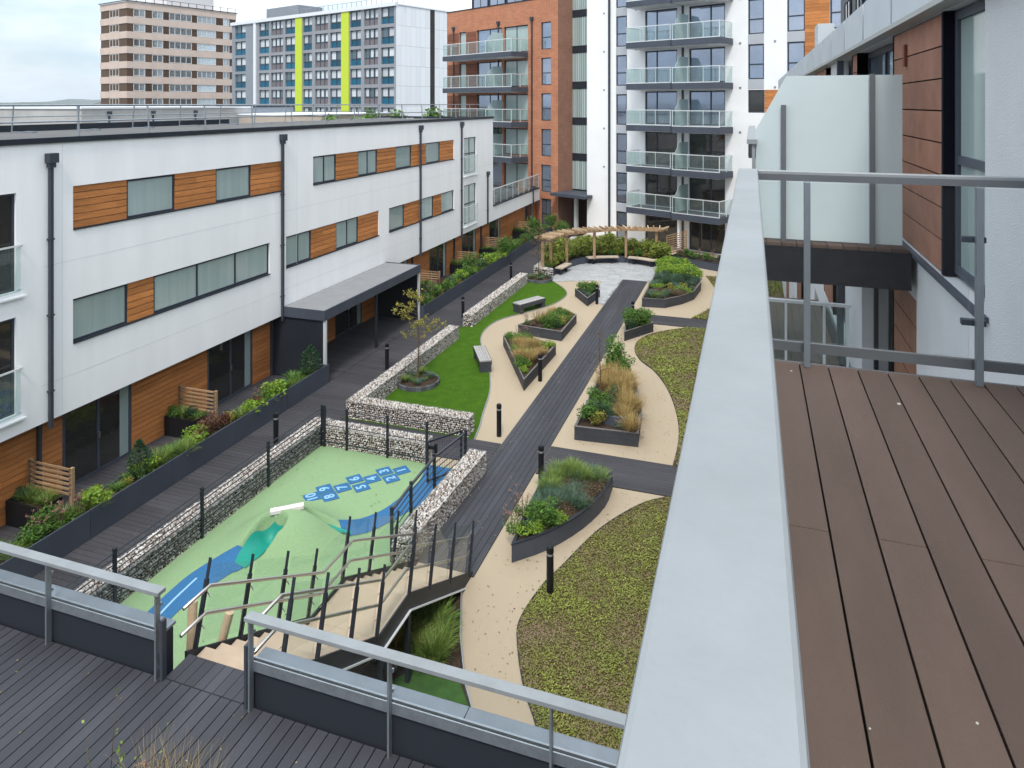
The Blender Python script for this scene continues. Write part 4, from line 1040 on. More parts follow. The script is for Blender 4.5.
# grasses in the dark bed by the steps
it = []
for (x, y) in rs([(-6.6,11.7),(-6.1,12.9),(-6.3,13.1),(-6.7,12.8)], 9, 4)+rs([(-6.5,11.6),(-5.35,11.7),(-5.65,12.6),(-5.95,13.0),(-6.4,12.6)], 20, 5):
    it.append((r_.choice(['grass_tuft','fern_plant','fern_plant','grass_tuft','straw_grass']), x, y, .01, .95))
bed(it, 'the dark bed beside the steps', 50)
# weeds rising in front of the terrace (foreground)
p = PM(77); rg = p.rg
for k in range(9):
    x, y = rg.uniform(-.7,.45), rg.uniform(-.2,.15); h = rg.uniform(.5,1.15); dx = rg.uniform(-.12,.12)
    p.stem([(x,y,0),(x+dx*.5,y,h*.5),(x+dx,y,h)], [.006,.004,.002], L_heather, 4)
    for j in range(9): q = rg.uniform(.3,1); p.cloud(x+dx*q,y,h*q,.05,.05,.05,2,.045,L_grass,2) if j % 3 == 0 else None
for k in range(10): p.cloud(rg.uniform(-.15,.8),rg.uniform(-.15,.15),rg.uniform(.12,.45),.17,.17,.15,110,.022,L_pink if k%2 else L_straw,4)
for k in range(3): p.tuft(60,.15,.65,.3,.006,L_straw,cx=.1+.3*k,cy=0,droop=.2)
me = p.mesh('wild_plant'); o = bpy.data.objects.new('wild_plant', me); COL.objects.link(o); o.location = (-5.95,5.72,3.0); setp(o, 'sparse wild plant with thin stems and dry pinkish seed heads on the foreground terrace', 'plant')

# ------------------------------------------------------------------ litter blown over the paving
def litter(poly, n, z, size, seed, m, label):
    P = np.array(rs(poly, n, seed)); rg = np.random.default_rng(seed); C = np.concatenate([P, np.full((n,1), z)], 1)
    a = rg.uniform(0, 6.28, n); s_ = size*rg.uniform(.4, 1.3, n); ca, sa = np.cos(a), np.sin(a); V = np.zeros((n,4,3))
    for k, (u, v, w_) in enumerate(((-.5,0,.003),(0,-.28,.0),(.5,0,.006),(0,.28,.0))):
        V[:,k,0] = C[:,0]+s_*(u*ca-v*sa); V[:,k,1] = C[:,1]+s_*(u*sa+v*ca); V[:,k,2] = C[:,2]+w_
    setp(npmesh('leaf_litter', V.reshape(-1,3), np.arange(n*4).reshape(n,4), rg.uniform(0,1,n), m), label, 'leaf litter', kind='stuff')
litter([(-5.6,14.3),(-5.0,12.0),(-3.6,11.0),(-4.2,13.0),(-3.9,15.2),(-2.4,18.6),(-5.5,18.6)], 260, .012, .045, 1, L_heather, 'small brown leaf litter on the nearest buff path')
litter([(-11,20.6),(-8.3,20.6),(-7.2,20.4),(-7.2,35),(-9,36),(-11,32),(-9.0,27)], 300, .040, .05, 2, L_yellow, 'yellow and brown leaf litter round the lawn edge')
litter([(-5.5,20.5),(-2.2,20.5),(-2.6,25.5),(-4.5,28.5),(-4.5,32.9),(-5.5,32.9)], 240, .012, .05, 3, L_heather, 'small brown leaf litter on the middle buff path')
litter([(-14.6,8),(-12.8,8),(-12.8,45),(-14.6,45)], 420, .036, .05, 4, L_heather, 'leaf litter along the dark walkway')
litter([(-12,8.5),(-7.4,8.5),(-7.4,18),(-12,18)], 130, .03, .05, 5, L_heather, 'leaf litter on the green play surface')
litter([(-16,2),(-.5,2),(-.5,7),(-16,7)], 200, 3.004, .03, 6, L_straw, 'pale bits of leaf litter on the foreground terrace deck')
litter([(-7.05,14.5),(-5.7,14.5),(-5.7,40),(-7.05,40)], 160, .034, .045, 7, L_straw, 'pale leaf litter on the central path deck')
# ------------------------------------------------------------------ trees
def tree(x, y, z, h, seed, label, n, m, size, spread, trunk=.03, dense=1.):
    t = thing('young_tree', (x, y, z), label, 'tree'); r_ = random.Random(seed); tips = []; mb = MB()
    mb.tube([(x,y,z),(x+.03,y+.02,z+h*.4),(x-.02,y,z+h*.75),(x+.02,y,z+h)], [trunk,trunk*.8,trunk*.5,.004], 7)
    for k in range(16):
        q = .36+.6*k/16; a = r_.uniform(0,6.28); L_ = spread*(1.05-.75*abs(q-.5)/.5*.8)*r_.uniform(.6,1.1); b = (x, y, z+h*q)
        c = (x+math.cos(a)*L_*.55, y+math.sin(a)*L_*.55, z+h*q+L_*.30); d_ = (x+math.cos(a)*L_, y+math.sin(a)*L_, z+h*q+L_*.5)
        mb.tube([b,c,d_], [.011,.007,.003], 5); tips += [c, d_, ((c[0]+d_[0])/2,(c[1]+d_[1])/2,(c[2]+d_[2])/2)]
    tips += [(x,y,z+h*.97),(x,y,z+h*.88)]
    mb.build('trunk', bark, t)
    p = PM(seed)
    for c in tips: p.cloud(c[0]-x, c[1]-y, c[2]-z, .17,.17,.15, int(n*r_.uniform(.3,1.2)), size, m, 3, .3)
    me = p.mesh('crown'); o = bpy.data.objects.new('crown', me); COL.objects.link(o); o.parent = t; ORG[o.name] = ORG[t.name]
tree(-11.52, 23.35, .2, 3.3, 3, 'young sparse tree with yellowing leaves in the near round lawn bed', 34, L_yellow, .075, .95)
tree(-11.75, 39.5, .2, 2.9, 5, 'young sparse tree in the far round lawn bed by the pergola', 14, L_heather, .08, .6, .025)
tree(-4.72, 22.9, .36, 2.5, 6, 'small thin tree rising from the straw grass planter', 4, L_heather, .06, .35, .02)
# ------------------------------------------------------------------ building helpers
def boards(mb, x0, x1, z0, z1, y, t=.02, bh=.145, gap=.014, m=0, seg=4):
    """horizontal cladding boards on a face, outer surface at y"""
    n = max(1, round((z1-z0)/(bh+gap))); p = (z1-z0)/n; ln = x1-x0
    for k in range(n):
        x = x0+.002; j = RND.uniform(.6, seg)
        while x < x1-.01:
            e = min(x+j, x1-.002)
            if x1-e < .3: e = x1-.002
            mb.rv = RND.random(); mb.box(x, e-.003, y-t, y, z0+p*k+gap/2, z0+p*(k+1)-gap/2, m); x = e; j = seg
    mb.rv = None
def window(fr, parent, x0, x1, z0, z1, y, panes=1, trans=None, fw=.06, glass=None, fm=None, name='window', depth=.05, split=None, handle=False):
    """frame mesh (part) with one pane mesh (sub-part); y = outer face of the frame"""
    m_ = MB(fr); fm = fm or frame_m
    m_.box(x0, x1, y-depth, y, z0, z0+fw); m_.box(x0, x1, y-depth, y, z1-fw, z1)
    xs = split if split else [x0+(x1-x0)*i/panes for i in range(panes+1)]
    for i, x in enumerate(xs):
        a = x if i == 0 else (x-fw if i == len(xs)-1 else x-fw/2); m_.box(a, a+fw, y-depth, y-.001, z0+fw, z1-fw)
    if trans: 
        for z in trans: m_.box(x0+fw, x1-fw, y-depth, y-.002, z-fw/2, z+fw/2)
    f = m_.build(name, fm, parent)
    g = MB(fr); g.box(x0+fw*.5, x1-fw*.5, y-depth*.7, y-depth*.5, z0+fw*.5, z1-fw*.5); g.build('pane', glass or pane_pale, f)
    if handle:
        q_ = MB(fr); q_.box(x1-fw-.30, x1-fw, y-depth*.48, y-depth*.40, z0+fw, z1-fw); q_.build('curtain', pane_pale, f)
        h_ = MB(fr); xm = xs[1]; h_.box(xm-.02, xm+.02, y, y+.05, z0+.95, z0+1.12); h_.build('handle', steel, f)
    return f
def downpipe(fr, parent, x, y, z0, z1, w=.085, hopper=True):
    m_ = MB(fr); m_.box(x-w/2, x+w/2, y+.02, y+.02+w, z0, z1)
    if hopper: m_.box(x-w*1.5, x+w*1.5, y+.012, y+.03+w*1.8, z1-.02, z1+.22); m_.box(x-w, x+w, y+.015, y+.025+w*1.3, z1-.14, z1-.021)
    z = z0+.9
    while z < z1-.5: m_.box(x-w*.8, x+w*.8, y+.001, y+.03+w, z, z+.04); z += 1.9
    return m_.build('downpipe', darkpipe, parent)

# ------------------------------------------------------------------ white terrace of homes on the left
LF = (-16.67, 0, 0, 1, 1, 0)
lb = thing('terrace_building', (-20, 25, 0), 'long white three storey terrace with cedar cladding and grey downpipes along the walkway', 'building')
A = [(13.76,22.51,6.93,8.07),(24.37,38.57,6.93,8.09),(13.76,21.69,3.98,5.14),(22.63,29.68,3.98,5.18),(30.65,38.57,3.95,5.14),(40.1,42.09,5.88,8.12),(40.1,42.09,2.78,5.2),(9.9,12.26,5.72,8.07),(9.9,12.26,2.78,5.10)]
m_ = MB(LF); m_.wall(0, 45.22, 2.27, 9.22, A, 0, .14)
m_.poly([(0,0,2.27),(56.4,0,2.27),(56.4,-.5,2.27),(0,-.5,2.27)]); m_.poly([(45.22,0,3.3),(45.22,-6,3.3),(45.22,-6,9.22),(45.22,0,9.22)]); m_.poly([(0,0,2.27),(0,-.5,2.27),(0,-.5,9.22),(0,0,9.22)])
m_.poly([(45.22,0,2.27),(56.4,0,2.27),(56.4,0,3.24),(45.22,0,3.24)])
for y in (0,):
    pass
m_.build('wall', white2, lb)
m_ = MB(LF)
for z in (3.2, 6.15): m_.box(12.9, 45.2, .0005, .003, z, z+.012)
m_.box(13.45, 13.462, .0005, .003, 2.3, 9.2); m_.box(23.3, 23.312, .0005, .003, 2.3, 9.2)
m_.build('render_joint', mat('render_joint_line', (.70,.71,.72), .9), lb)
m_ = MB(LF); m_.box(0, 45.30, -.30, .06, 9.22, 9.36); m_.box(0, 30, -9.2, -8.9, 9.02, 9.42); m_.box(0,.2,-8.9,-.3,9.22,9.34); m_.box(45.1,45.3,-8.9,-.3,9.22,9.34); m_.build('parapet_cap', anth, lb)
m_ = MB(LF); m_.box(0.2, 45.1, -8.9, -.35, 9.0, 9.18); m_.build('roof', roofing, lb)
m_ = MB(LF); m_.box(.1, 45.1, -9.1, -.53, .0, 8.99); m_.build('inner_wall', white, lb)
m_ = MB(LF); m_.box(45.22, 56.3, -6, -.32, 3.1, 3.18); m_.build('terrace_floor', roofing, lb)
m_ = MB(LF); m_.box(45.23, 56.3, -.3, .05, 3.24, 3.32); m_.build('terrace_edge', anth, lb)
m_ = MB(LF); m_.box(45.3, 56.2, -.04, .01, 4.36, 4.42)
y = 45.5
while y < 56.3: m_.box(y-.025, y+.025, -.03, .0, 3.32, 4.36); y += 1.33
m_.build('terrace_railing', alu, lb)
m_ = MB(LF); m_.box(45.4, 56.1, -.012, -.004, 3.42, 4.34); m_.build('terrace_glass', clear_g, lb)
def strip_(z0, z1, segs):
    for kind, a, b, *r in segs:
        if kind == 'c': clad = MB(LF); boards(clad, a, b, z0+.03, z1, -.045, bh=.17, gap=.018); clad.build('cladding', cedar, lb)
        else: window(LF, lb, a, b, z0+.03, z1-.005, -.07, panes=(r[0] if r else 1))
    m_ = MB(LF); m_.box(segs[0][1]+.01, segs[-1][2]-.01, -.06, .035, z0+.001, z0+.03); m_.build('sill', anth, lb)
strip_(6.93, 8.07, [('c',13.76,15.47),('w',15.47,17.23),('c',17.23,18.98),('w',18.98,20.70),('c',20.70,22.51)])
strip_(6.93, 8.09, [('w',24.37,26.1,2),('c',26.1,27.88),('w',27.88,29.58,2),('c',29.58,31.4),('w',31.4,33.1),('c',33.1,34.85),('w',34.85,36.65),('c',36.65,38.57)])
strip_(3.98, 5.14, [('w',13.76,15.5),('c',15.5,16.42),('w',16.42,21.69,3)])
strip_(3.98, 5.18, [('w',22.63,24.3,2),('c',24.3,26.1),('w',26.1,27.88,2),('c',27.88,29.68)])
strip_(3.95, 5.14, [('w',30.65,32.32),('c',32.32,34.04),('w',34.04,35.78),('c',35.78,36.85),('w',36.85,38.57)])
for (a, b, z0, z1) in A[5:]:
    window(LF, lb, a, b, z0, z1, -.06, 2, trans=[z0+1.25] if a > 20 else None, glass=pane_dark if a < 20 else pane_pale)
    m_ = MB(LF); m_.box(a-.08, b+.08, .10, .13, z0+1.08, z0+1.12); 
    for q in (a-.06, b+.04): m_.box(q, q+.02, .0, .12, z0+1.06, z0+1.13); m_.box(q, q+.02, .0, .12, z0+.02, z0+.06)
    j = m_.build('juliet_rail', alu, lb)
    m_ = MB(LF); m_.box(a-.02, b+.02, .11, .12, z0+.0, z0+1.07); m_.build('juliet_glass', clear_g, j)
    m_ = MB(LF); m_.box(a-.2, b+.2, .001, .09, z0-.16, z0-.12); m_.build('sill', white, lb)
for y, z0, z1 in ((13.1,2.1,8.75),(22.35,2.1,8.85),(34.0,2.15,8.85),(39.62,2.15,8.9),(44.07,2.2,5.5)): downpipe(LF, lb, y, .0, z0, z1)
downpipe(LF, lb, 54.4, .0, 2.2, 3.4)
DR = [(13.85,16.04),(19.08,21.33),(26.7,28.95),(36.2,38.53),(40.9,43.28),(45.78,48.03),(53.9,56.2),(5.5,7.8),(31.6,33.6)]
xs = [0]+sorted([v for d in DR for v in d])+[57]
for i in range(0, len(xs), 2): clad = MB(LF); boards(clad, xs[i], xs[i+1], .0, 2.27, -.48, bh=.14, seg=3.5); clad.build('ground_floor_cladding', cedar, lb)
for (a, b) in DR:
    window(LF, lb, a, b, .0, 2.24, -.49, 2, fw=.09, glass=pane_dark, fm=anth2, name='patio_door', depth=.04, handle=True)
for y in (13.17, 22.35, 39.6, 34.0, 44.1):
    m_ = MB(LF); m_.box(y-.045, y+.045, -.475, -.385, 0, 2.265); m_.build('lower_pipe', darkpipe, lb)
# roof guard rails with leaning stanchions
def guardrail(y0, y1, xo, lean, step, label):
    t = thing('roof_guardrail', (-16.67+xo, y0, 9.18), label, 'guardrail'); y = y0
    while y <= y1+.01:
        m_ = MB(LF); m_.tube([(y,xo,9.18),(y,xo+lean,10.17)], .024, 8); m_.tube([(y,xo,9.2),(y,xo-.9*(1 if xo > -2 else -1),9.2)], .02, 6); m_.box(y-.1,y+.1,xo-1.1*(1 if xo > -2 else -1),xo-.7*(1 if xo > -2 else -1),9.18,9.24); m_.build('stanchion', galv, t); y += step
    for z, q in ((10.17, 1), (9.74, .57)):
        m_ = MB(LF); m_.tube([(y0-.3,xo+lean*q,z),(y1+.3,xo+lean*q,z)], .022, 8); m_.build('rail', galv, t)
guardrail(9.75, 44.9, -.6, -.07, 2.35, 'galvanised guardrail along the courtyard edge of the white terrace roof')
guardrail(10.4, 44.9, -8.3, .10, 2.6, 'galvanised guardrail along the rear edge of the white terrace roof')
# entrance canopy
cn = thing('entrance_canopy', (-15.8, 26.3, 0), 'dark flat roofed entrance canopy with solid side walls against the white terrace', 'canopy')
m_ = MB(); m_.raw([(-16.64,22.48,2.60),(-14.86,22.40,2.60),(-14.86,30.25,2.60),(-16.64,30.25,2.60),(-16.64,22.48,2.40),(-14.86,22.40,2.30),(-14.86,30.25,2.30),(-16.64,30.25,2.40)], [(0,1,2,3),(7,6,5,4),(0,4,5,1),(1,5,6,2),(2,6,7,3),(3,7,4,0)]); m_.build('roof', canopy_roof, cn)
m_ = MB(); m_.box(-14.855, -14.80, 22.36, 30.29, 2.26, 2.63); m_.box(-16.64, -14.856, 22.36, 22.395, 2.26, 2.63); m_.box(-16.64, -14.856, 30.256, 30.29, 2.26, 2.63); m_.build('fascia', anth2, cn)
for a in (22.44, 30.16):
    m_ = MB(); m_.box(-17.1, -14.92, a, a+.07, 0, 2.25); m_.build('side_wall', anth, cn)
    m_ = MB(); m_.box(-14.91, -14.81, a-.01, a+.09, 0, 2.25); m_.build('post', alu, cn)
m_ = MB(); m_.box(-14.92, -14.83, 26.2, 26.29, 0, 2.25); m_.build('post', anth, cn)

# ------------------------------------------------------------------ brick block and white tower at the end of the courtyard
FL = [2.80+2.95*k for k in range(7)]
BF = (-16.204,56.381,.8765,-.4814,-.4814,-.8765)
bb = thing('brick_block', (-20, 62, 0), 'orange brick apartment block with glass balconies at the end of the walkway', 'building')
m_ = MB(BF); wins = []; 
for L_ in [0.0]+FL[:5]:
    wins += [(-.47,.69,L_+.12,L_+2.38)]
bays = []
for L_ in FL[:5]: bays += [(-11.45,-10.4,L_+.05,L_+2.35),(-8.86,-5.35,L_+.05,L_+2.35),(-5.1,-2.03,L_+.05,L_+2.35)]
m_.wall(-13.31, 1.48, 0, 18.95, wins+bays, 0, .3); m_.build('wall', brick, bb)
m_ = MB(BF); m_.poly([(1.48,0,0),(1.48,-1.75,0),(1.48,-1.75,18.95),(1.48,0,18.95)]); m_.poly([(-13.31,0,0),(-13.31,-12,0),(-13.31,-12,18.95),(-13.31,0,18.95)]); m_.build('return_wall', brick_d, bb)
m_ = MB(BF); m_.box(-13.2, 1.4, -12, -.33, 0, 18.9); m_.build('core', fasciamat, bb)
m_ = MB(BF); m_.box(-13.35, 1.52, -.35, .03, 18.952, 19.05); m_.build('coping', anth, bb)
for a in wins: window(BF, bb, a[0], a[1], a[2], a[3], -.10, 1, trans=[a[2]+1.0], fw=.08, glass=pane_sky)
for i, a in enumerate(bays):
    if i % 3 == 0: window(BF, bb, *a, -.14, 1, fw=.08, glass=pane_pale, name='balcony_door')
    else: window(BF, bb, *a, -.14, 2, fw=.09, glass=pane_sky if i % 3 == 1 else pane_pale, name='balcony_door')
dullcedar = mat('dull_cedar_cladding', (.22,.085,.05), .7, var=.2, scale=3, rnd=.15)
for L_ in FL[:5]:
    for (a, b) in ((-13.2,-11.5),(-10.35,-8.9)): m_ = MB(BF); boards(m_, a, b, L_+.05, L_+2.3, .03, bh=.25); m_.build('cladding', dullcedar, bb)
def tower_balcony(fr, parent, s0, s1, L_, d=1.75, screen=None, th=.42, ends=True):
    m_ = MB(fr); m_.box(s0, s1, .01, d, L_-th, L_); b_ = m_.build('balcony', anth2, parent)
    m_ = MB(fr); m_.box(s0+.05, s1-.05, .02, d-.05, L_-th-.02, L_-th-.002); m_.build('soffit', white, b_)
    m_ = MB(fr); n = max(2, round((s1-s0)/1.15))
    for k in range(n+1):
        x = s0+.05+(s1-s0-.1)*k/n; m_.box(x-.02, x+.02, d-.07, d-.03, L_, L_+1.05)
    for x in (s0+.05, s1-.05): m_.box(x-.02, x+.02, d*.45, d*.45+.04, L_, L_+1.05)
    m_.box(s0+.02, s1-.02, d-.08, d-.02, L_+1.051, L_+1.10); m_.box(s0+.02, s0+.08, .05, d-.081, L_+1.051, L_+1.10); m_.box(s1-.08, s1-.02, .05, d-.081, L_+1.051, L_+1.10)
    m_.box(s0+.02, s1-.02, d-.03, d+.006, L_+.004, L_+.06)
    m_.build('railing', alu, b_)
    m_ = MB(fr); m_.box(s0+.07, s1-.07, d-.024, d-.016, L_+.08, L_+1.04); m_.box(s0+.04, s0+.048, .06, d-.1, L_+.08, L_+1.04); m_.box(s1-.048, s1-.04, .06, d-.1, L_+.08, L_+1.04); m_.build('glass', clear_g, b_)
    if screen is not None:
        g = MB(fr); x = screen
        g.raw([g.p(x,.05,L_+.05), g.p(x,d-.15,L_+.05), g.p(x,d-.15,L_+1.25), g.p(x,d-.75,L_+1.85), g.p(x,.05,L_+1.85), g.p(x+.03,.05,L_+.05), g.p(x+.03,d-.15,L_+.05), g.p(x+.03,d-.15,L_+1.25), g.p(x+.03,d-.75,L_+1.85), g.p(x+.03,.05,L_+1.85)],
              [(0,1,2,3,4),(9,8,7,6,5),(0,5,6,1),(1,6,7,2),(2,7,8,3),(3,8,9,4)]); g.build('privacy_screen', frosted_t, b_)
    return b_
for L_ in FL[1:5]:
    tower_balcony(BF, bb, -11.3-.4, -5.45, L_); tower_balcony(BF, bb, -5.38, -2.0, L_-.02, d=1.95, screen=-5.2)
for x, z0, z1 in ((-12.2,3.4,17.3),(-5.75,5.,17.3),(-1.5,.5,17.3)): downpipe(BF, bb, x, 0, z0, z1, w=.10)
# set back top storey
m_ = MB(BF); m_.box(-11.5, 1.4, -9, -1.6, 18.96, 22.5); tp = m_.build('top_storey', anth, bb)
for k in range(5): window(BF, bb, -11.2+k*2.4, -9.1+k*2.4, 19.2, 21.8, -1.55, 2, glass=pane_sky)

TF = (.3096,48.8796,.9092,-.4163,-.4163,-.9092)
tw = thing('white_tower', (-4, 54, 0), 'white rendered apartment tower with curved stacks of glass balconies behind the pergola', 'building')
holes = []; TW = []
for L_ in [-.15]+FL[:7]:
    TW += [((-11.09,-10.1,max(.05,L_-.08),L_+2.24),'n')]
    TW += [((-8.52,-5.87,max(.02,L_+.02),L_+2.42),'d'),((-4.93,-2.23,max(.02,L_+.02),L_+2.42),'d')]
    if L_ < 8: TW += [((-.61,1.0,L_+.9 if L_ > 1 else .1,L_+2.4),'r')]
    elif L_ < 9: TW += [((-.61,.5,9.63,11.12),'r')]
    else: TW += [((-.61,.47,L_+.16,L_+2.46),'n'),((1.97,3.09,L_+.16,L_+2.46),'n'),((4.59,5.7,L_+.16,L_+2.46),'n')]
holes = [h for h, k in TW]
m_ = MB(TF); m_.wall(-13.84, 9.5, 0, 23, holes, 0, .22); m_.poly([(-13.84,0,0),(-13.84,-5,0),(-13.84,-5,23),(-13.84,0,23)]); m_.build('wall', white, tw)
m_ = MB(TF); m_.box(-13.7, 9.4, -12, -.25, 0, 22.9); m_.build('core', interior, tw)
spm = mat('pale_grey_spandrel', (.42,.44,.48), .6)
for L_ in FL[:7]: m_ = MB(TF); m_.box(-11.09, -10.1, .001, .012, L_-.70, L_-.09); m_.build('spandrel', spm, tw)
for L_ in FL[3:7]:
    for (a, b) in ((-.61,.47),(1.97,3.09)): m_ = MB(TF); m_.box(a, b, .001, .012, L_-.48, L_+.15); m_.build('spandrel', spm, tw)
m_ = MB(TF); boards(m_, 3.09, 4.59, 11.9, 21, .03, bh=.2); m_.build('cladding', cedar, tw)
m_ = MB(TF); boards(m_, .52, 3.6, 9.63, 11.12, .03, bh=.2); m_.build('cladding', cedar, tw)
for (h, k) in TW:
    z0 = h[2]
    if k == 'n': window(TF, tw, *h, -.05, 1, trans=[z0+.98], fw=.09, glass=pane_sky)
    elif k == 'd': window(TF, tw, *h, -.10, 2, fw=.10, glass=pane_sky if z0 > 7.5 else pane_dark, name='balcony_door', split=[h[0], h[0]+(h[1]-h[0])*(.36 if h[0] < -8 else .6), h[1]])
    else: window(TF, tw, *h, -.05, 1, fw=.09, glass=pane_dark)
for L_ in FL[:7]:
    tower_balcony(TF, tw, -9.0, -5.35, L_); tower_balcony(TF, tw, -5.2, -1.65, L_-.03, d=1.9, screen=-5.0)
m_ = MB(TF); m_.box(-11.75, -11.6, .0, .12, 0, 23); m_.build('downpipe', darkpipe, tw)
m_ = MB(TF); m_.box(-5.45, -5.33, .0, .12, 0, 23); m_.build('downpipe', darkpipe, tw)
m_ = MB(TF); m_.box(-5.0, -4.84, 1.3, 1.46, 0, 2.36); m_.build('column', white, tw)
for L_ in FL[:6]:
    for s_ in (-9.3, -1.15, 1.2, -12.2): m_ = MB(TF); m_.box(s_-.07, s_+.07, .001, .03, L_+2.52, L_+2.64); m_.build('wall_vent', galv, tw)
# stair strip of ribbed glass between brick and tower
m_ = MB(TF); m_.box(-17.5, -13.6, -1.9, -1.62, 3.1, 23)
stp = m_.build('stair_wall', fasciamat, tw)
m_ = MB(TF)
for L_ in FL[1:7]:
    x = -17.4
    while x < -13.85: m_.rv = RND.random(); m_.box(x+.01, x+.17, -1.615, -1.59, L_-2.55, L_-.22); x += .2
m_.build('stair_glazing', mat('ribbed_pale_green_glass', (.38,.47,.46), .25, rnd=.18, spec=.6), tw)
for L_ in FL[1:7]: m_ = MB(TF); m_.box(-17.5, -13.86, -1.615, -1.55, L_-.20, L_+.36); m_.build('stair_band', anth, tw)
m_ = MB(TF); m_.box(-16.75, -13.3, -1.9, 1.05, 2.85, 3.08); m_.build('entrance_canopy', anth2, tw)
m_ = MB(TF); m_.box(-15.1, -14.85, -.2, .05, 0, 2.84); m_.build('entrance_column', alu, tw)
m_ = MB(TF); m_.box(-16.7, -13.86, -1.75, -1.63, 0, 2.84); m_.build('entrance_wall', mat('dark_maroon_entrance', (.05,.022,.018), .7), tw)
m_ = MB(TF); m_.box(-14.75, -13.9, -1.625, -1.58, 0, 2.5); m_.build('entrance_door', anth, tw)

# ------------------------------------------------------------------ distant blocks
KF = (-113.555,105.143,.27265,.96211,.96211,-.27265); KLF = (-113.555,105.143,.96211,-.27265,-.27265,-.96211)
kb = thing('tower_block', (-113, 120, 0), 'distant concrete tower block with pinkish bands and brown brick panels', 'building')
m_ = MB(KF); m_.box(0, 23.5, -10.07, 0, 0, 29.9); m_.build('wall', mat('brown_block_core', (.11,.075,.055), .9), kb)
KW = [(1.2,3.5),(4.87,7.1),(8.35,13.2),(14.4,18.7),(20.4,21.9)]; nfl = 10
bn = MB(KF)
for k in range(nfl):
    zt_ = 28.62-2.88*k; zb_ = zt_-1.52
    bn.box(-.12, 23.6, -10.2, .12, zt_, zt_+1.33 if k else 29.95)
    for (a, b) in KW:
        n = max(2, round((b-a)/1.1)); window(KF, kb, a, b, zb_+.02, zt_-.02, .05, n, fw=.12, glass=pane_far, fm=mat('white_window_frame', (.6,.62,.62), .5) if 'white_window_frame' not in MATS else MATS['white_window_frame'], depth=.1)
    prev = 0
    for a, b in KW+[(23.5,23.5)]:
        if a-prev > .3: pn = MB(KF); pn.rv = RND.random(); pn.box(prev+.02, a-.02, 0, .03, zb_, zt_); pn.build('brick_panel', brown_panel, kb)
        prev = b
bn.build('concrete_bands', pink_conc, kb)
for k in range(nfl):
    zt_ = 28.62-2.88*k; zb_ = zt_-1.52
    window(KLF, kb, -6.6, -3.0, zb_+.02, zt_-.02, .04, 3, fw=.12, glass=pane_far, fm=MATS['white_window_frame'], depth=.1)
m_ = MB(KF); m_.box(9, 19.5, -8, -2, 29.96, 33.5); m_.build('plant_room', mat('pale_plant_room', (.55,.56,.58), .8), kb)
m_ = MB(KF); m_.box(-.4, 23.8, -.1, .3, 30.0, 30.15); m_.box(-.4, -.2, -10.3, -.1, 30.0, 30.15)
for k in range(14): m_.box(k*1.8, k*1.8+.08, -.2, -.1, 29.96, 31.0)
m_.box(-.2, 23.6, -.2, -.12, 30.95, 31.03); m_.build('roof_rail', darkpipe, kb)

UF = (-48.51,91.265,.9441,-.32967,-.32967,-.9441); USF = (-48.51,91.265,.32967,.9441,.9441,-.32967)
ub = thing('apartment_slab', (-60, 100, 0), 'distant grey apartment slab with teal panels and two lime green stripes', 'building')
m_ = MB(UF); m_.box(-43.3, -.02, -10.9, -.5, 0, 24.6); m_.build('core', interior, ub)
m_ = MB(UF); cols = [(-34.63,-31.62,'t'),(-31.03,-27.56,'m'),(-26.99,-24.2,'t'),(-24.0,-22.2,'l'),(-22.03,-19.65,'t'),(-18.87,-15.55,'m'),(-15.05,-12.36,'t'),(-12.2,-10.4,'l'),(-10.21,-7.66,'t'),(-6.97,-3.85,'m'),(-3.2,-.42,'t')]
zf = [21.87-2.92*k for k in range(8)]; hs = []
for z in zf:
    for a, b, c in cols:
        if c != 'l': hs.append((a, b, max(z,.2), z+2.42))
hs2 = [(-42.2,-38.8,max(z,.2),z+2.42) for z in zf]
m_.wall(-43.24, -36.0, 0, 24.6, hs2, 0, .3); m_.build('grey_wall', blue_grey_wall, ub)
m_ = MB(UF); m_.wall(-36.0, 0, 0, 24.3, hs, 0, .4); m_.build('frame_wall', frame_concrete, ub)
m_ = MB(UF); m_.box(-43.4, .1, -.2, .25, 24.35, 24.9); m_.box(-36.1,-35.4,.01,.2,0,24.34); m_.box(-43.3,-36.2,-.2,.1,24.3,24.34); m_.build('parapet', white_panel, ub)
m_ = MB(UF)
for a, b, c in cols:
    if c == 'l': m_.box(a, b, .02, .12, 0, 24.3)
m_.build('lime_stripe', lime, ub)
pt = MB(UF); pmv = MB(UF); gl = MB(UF); curt = MB(UF); fr_ = MB(UF)
for z in zf:
    if z < 0: continue
    for a, b, c in cols+[(-42.2,-38.8,'t')]:
        if c == 'l': continue
        w_ = b-a; n = 3 if c == 'm' else 2; zz = z+1.0
        (pt if c == 't' else pmv).box(a, b, -.3, -.25, z, zz)
        gl.rv = RND.random(); gl.box(a, b, -.3, -.27, zz, z+2.42)
        for k in range(n):
            x0 = a+w_*k/n; x1 = a+w_*(k+1)/n
            if RND.random() < .85: curt.rv = RND.random(); curt.box(x0+w_*.07, x1-w_*.07, -.265, -.255, zz+.15, z+2.25)
            if k: fr_.box(x0-.06, x0+.06, -.26, -.2, z, z+2.42)
        fr_.box(a, b, -.26, -.2, zz-.05, zz+.05)
pt.build('teal_panels', mat('teal_spandrel', (.01,.10,.17), .35, rnd=.3), ub); pmv.build('mauve_panels', mauve, ub); gl.build('glazing', mat('slab_window_glass', (.12,.17,.2), .1, .3), ub); curt.build('curtains', mat('white_net_curtain', (.52,.56,.60), .8, rnd=.18), ub); fr_.build('window_frames', frame_m, ub)
m_ = MB(USF); n = 11; p_ = 10.95/n
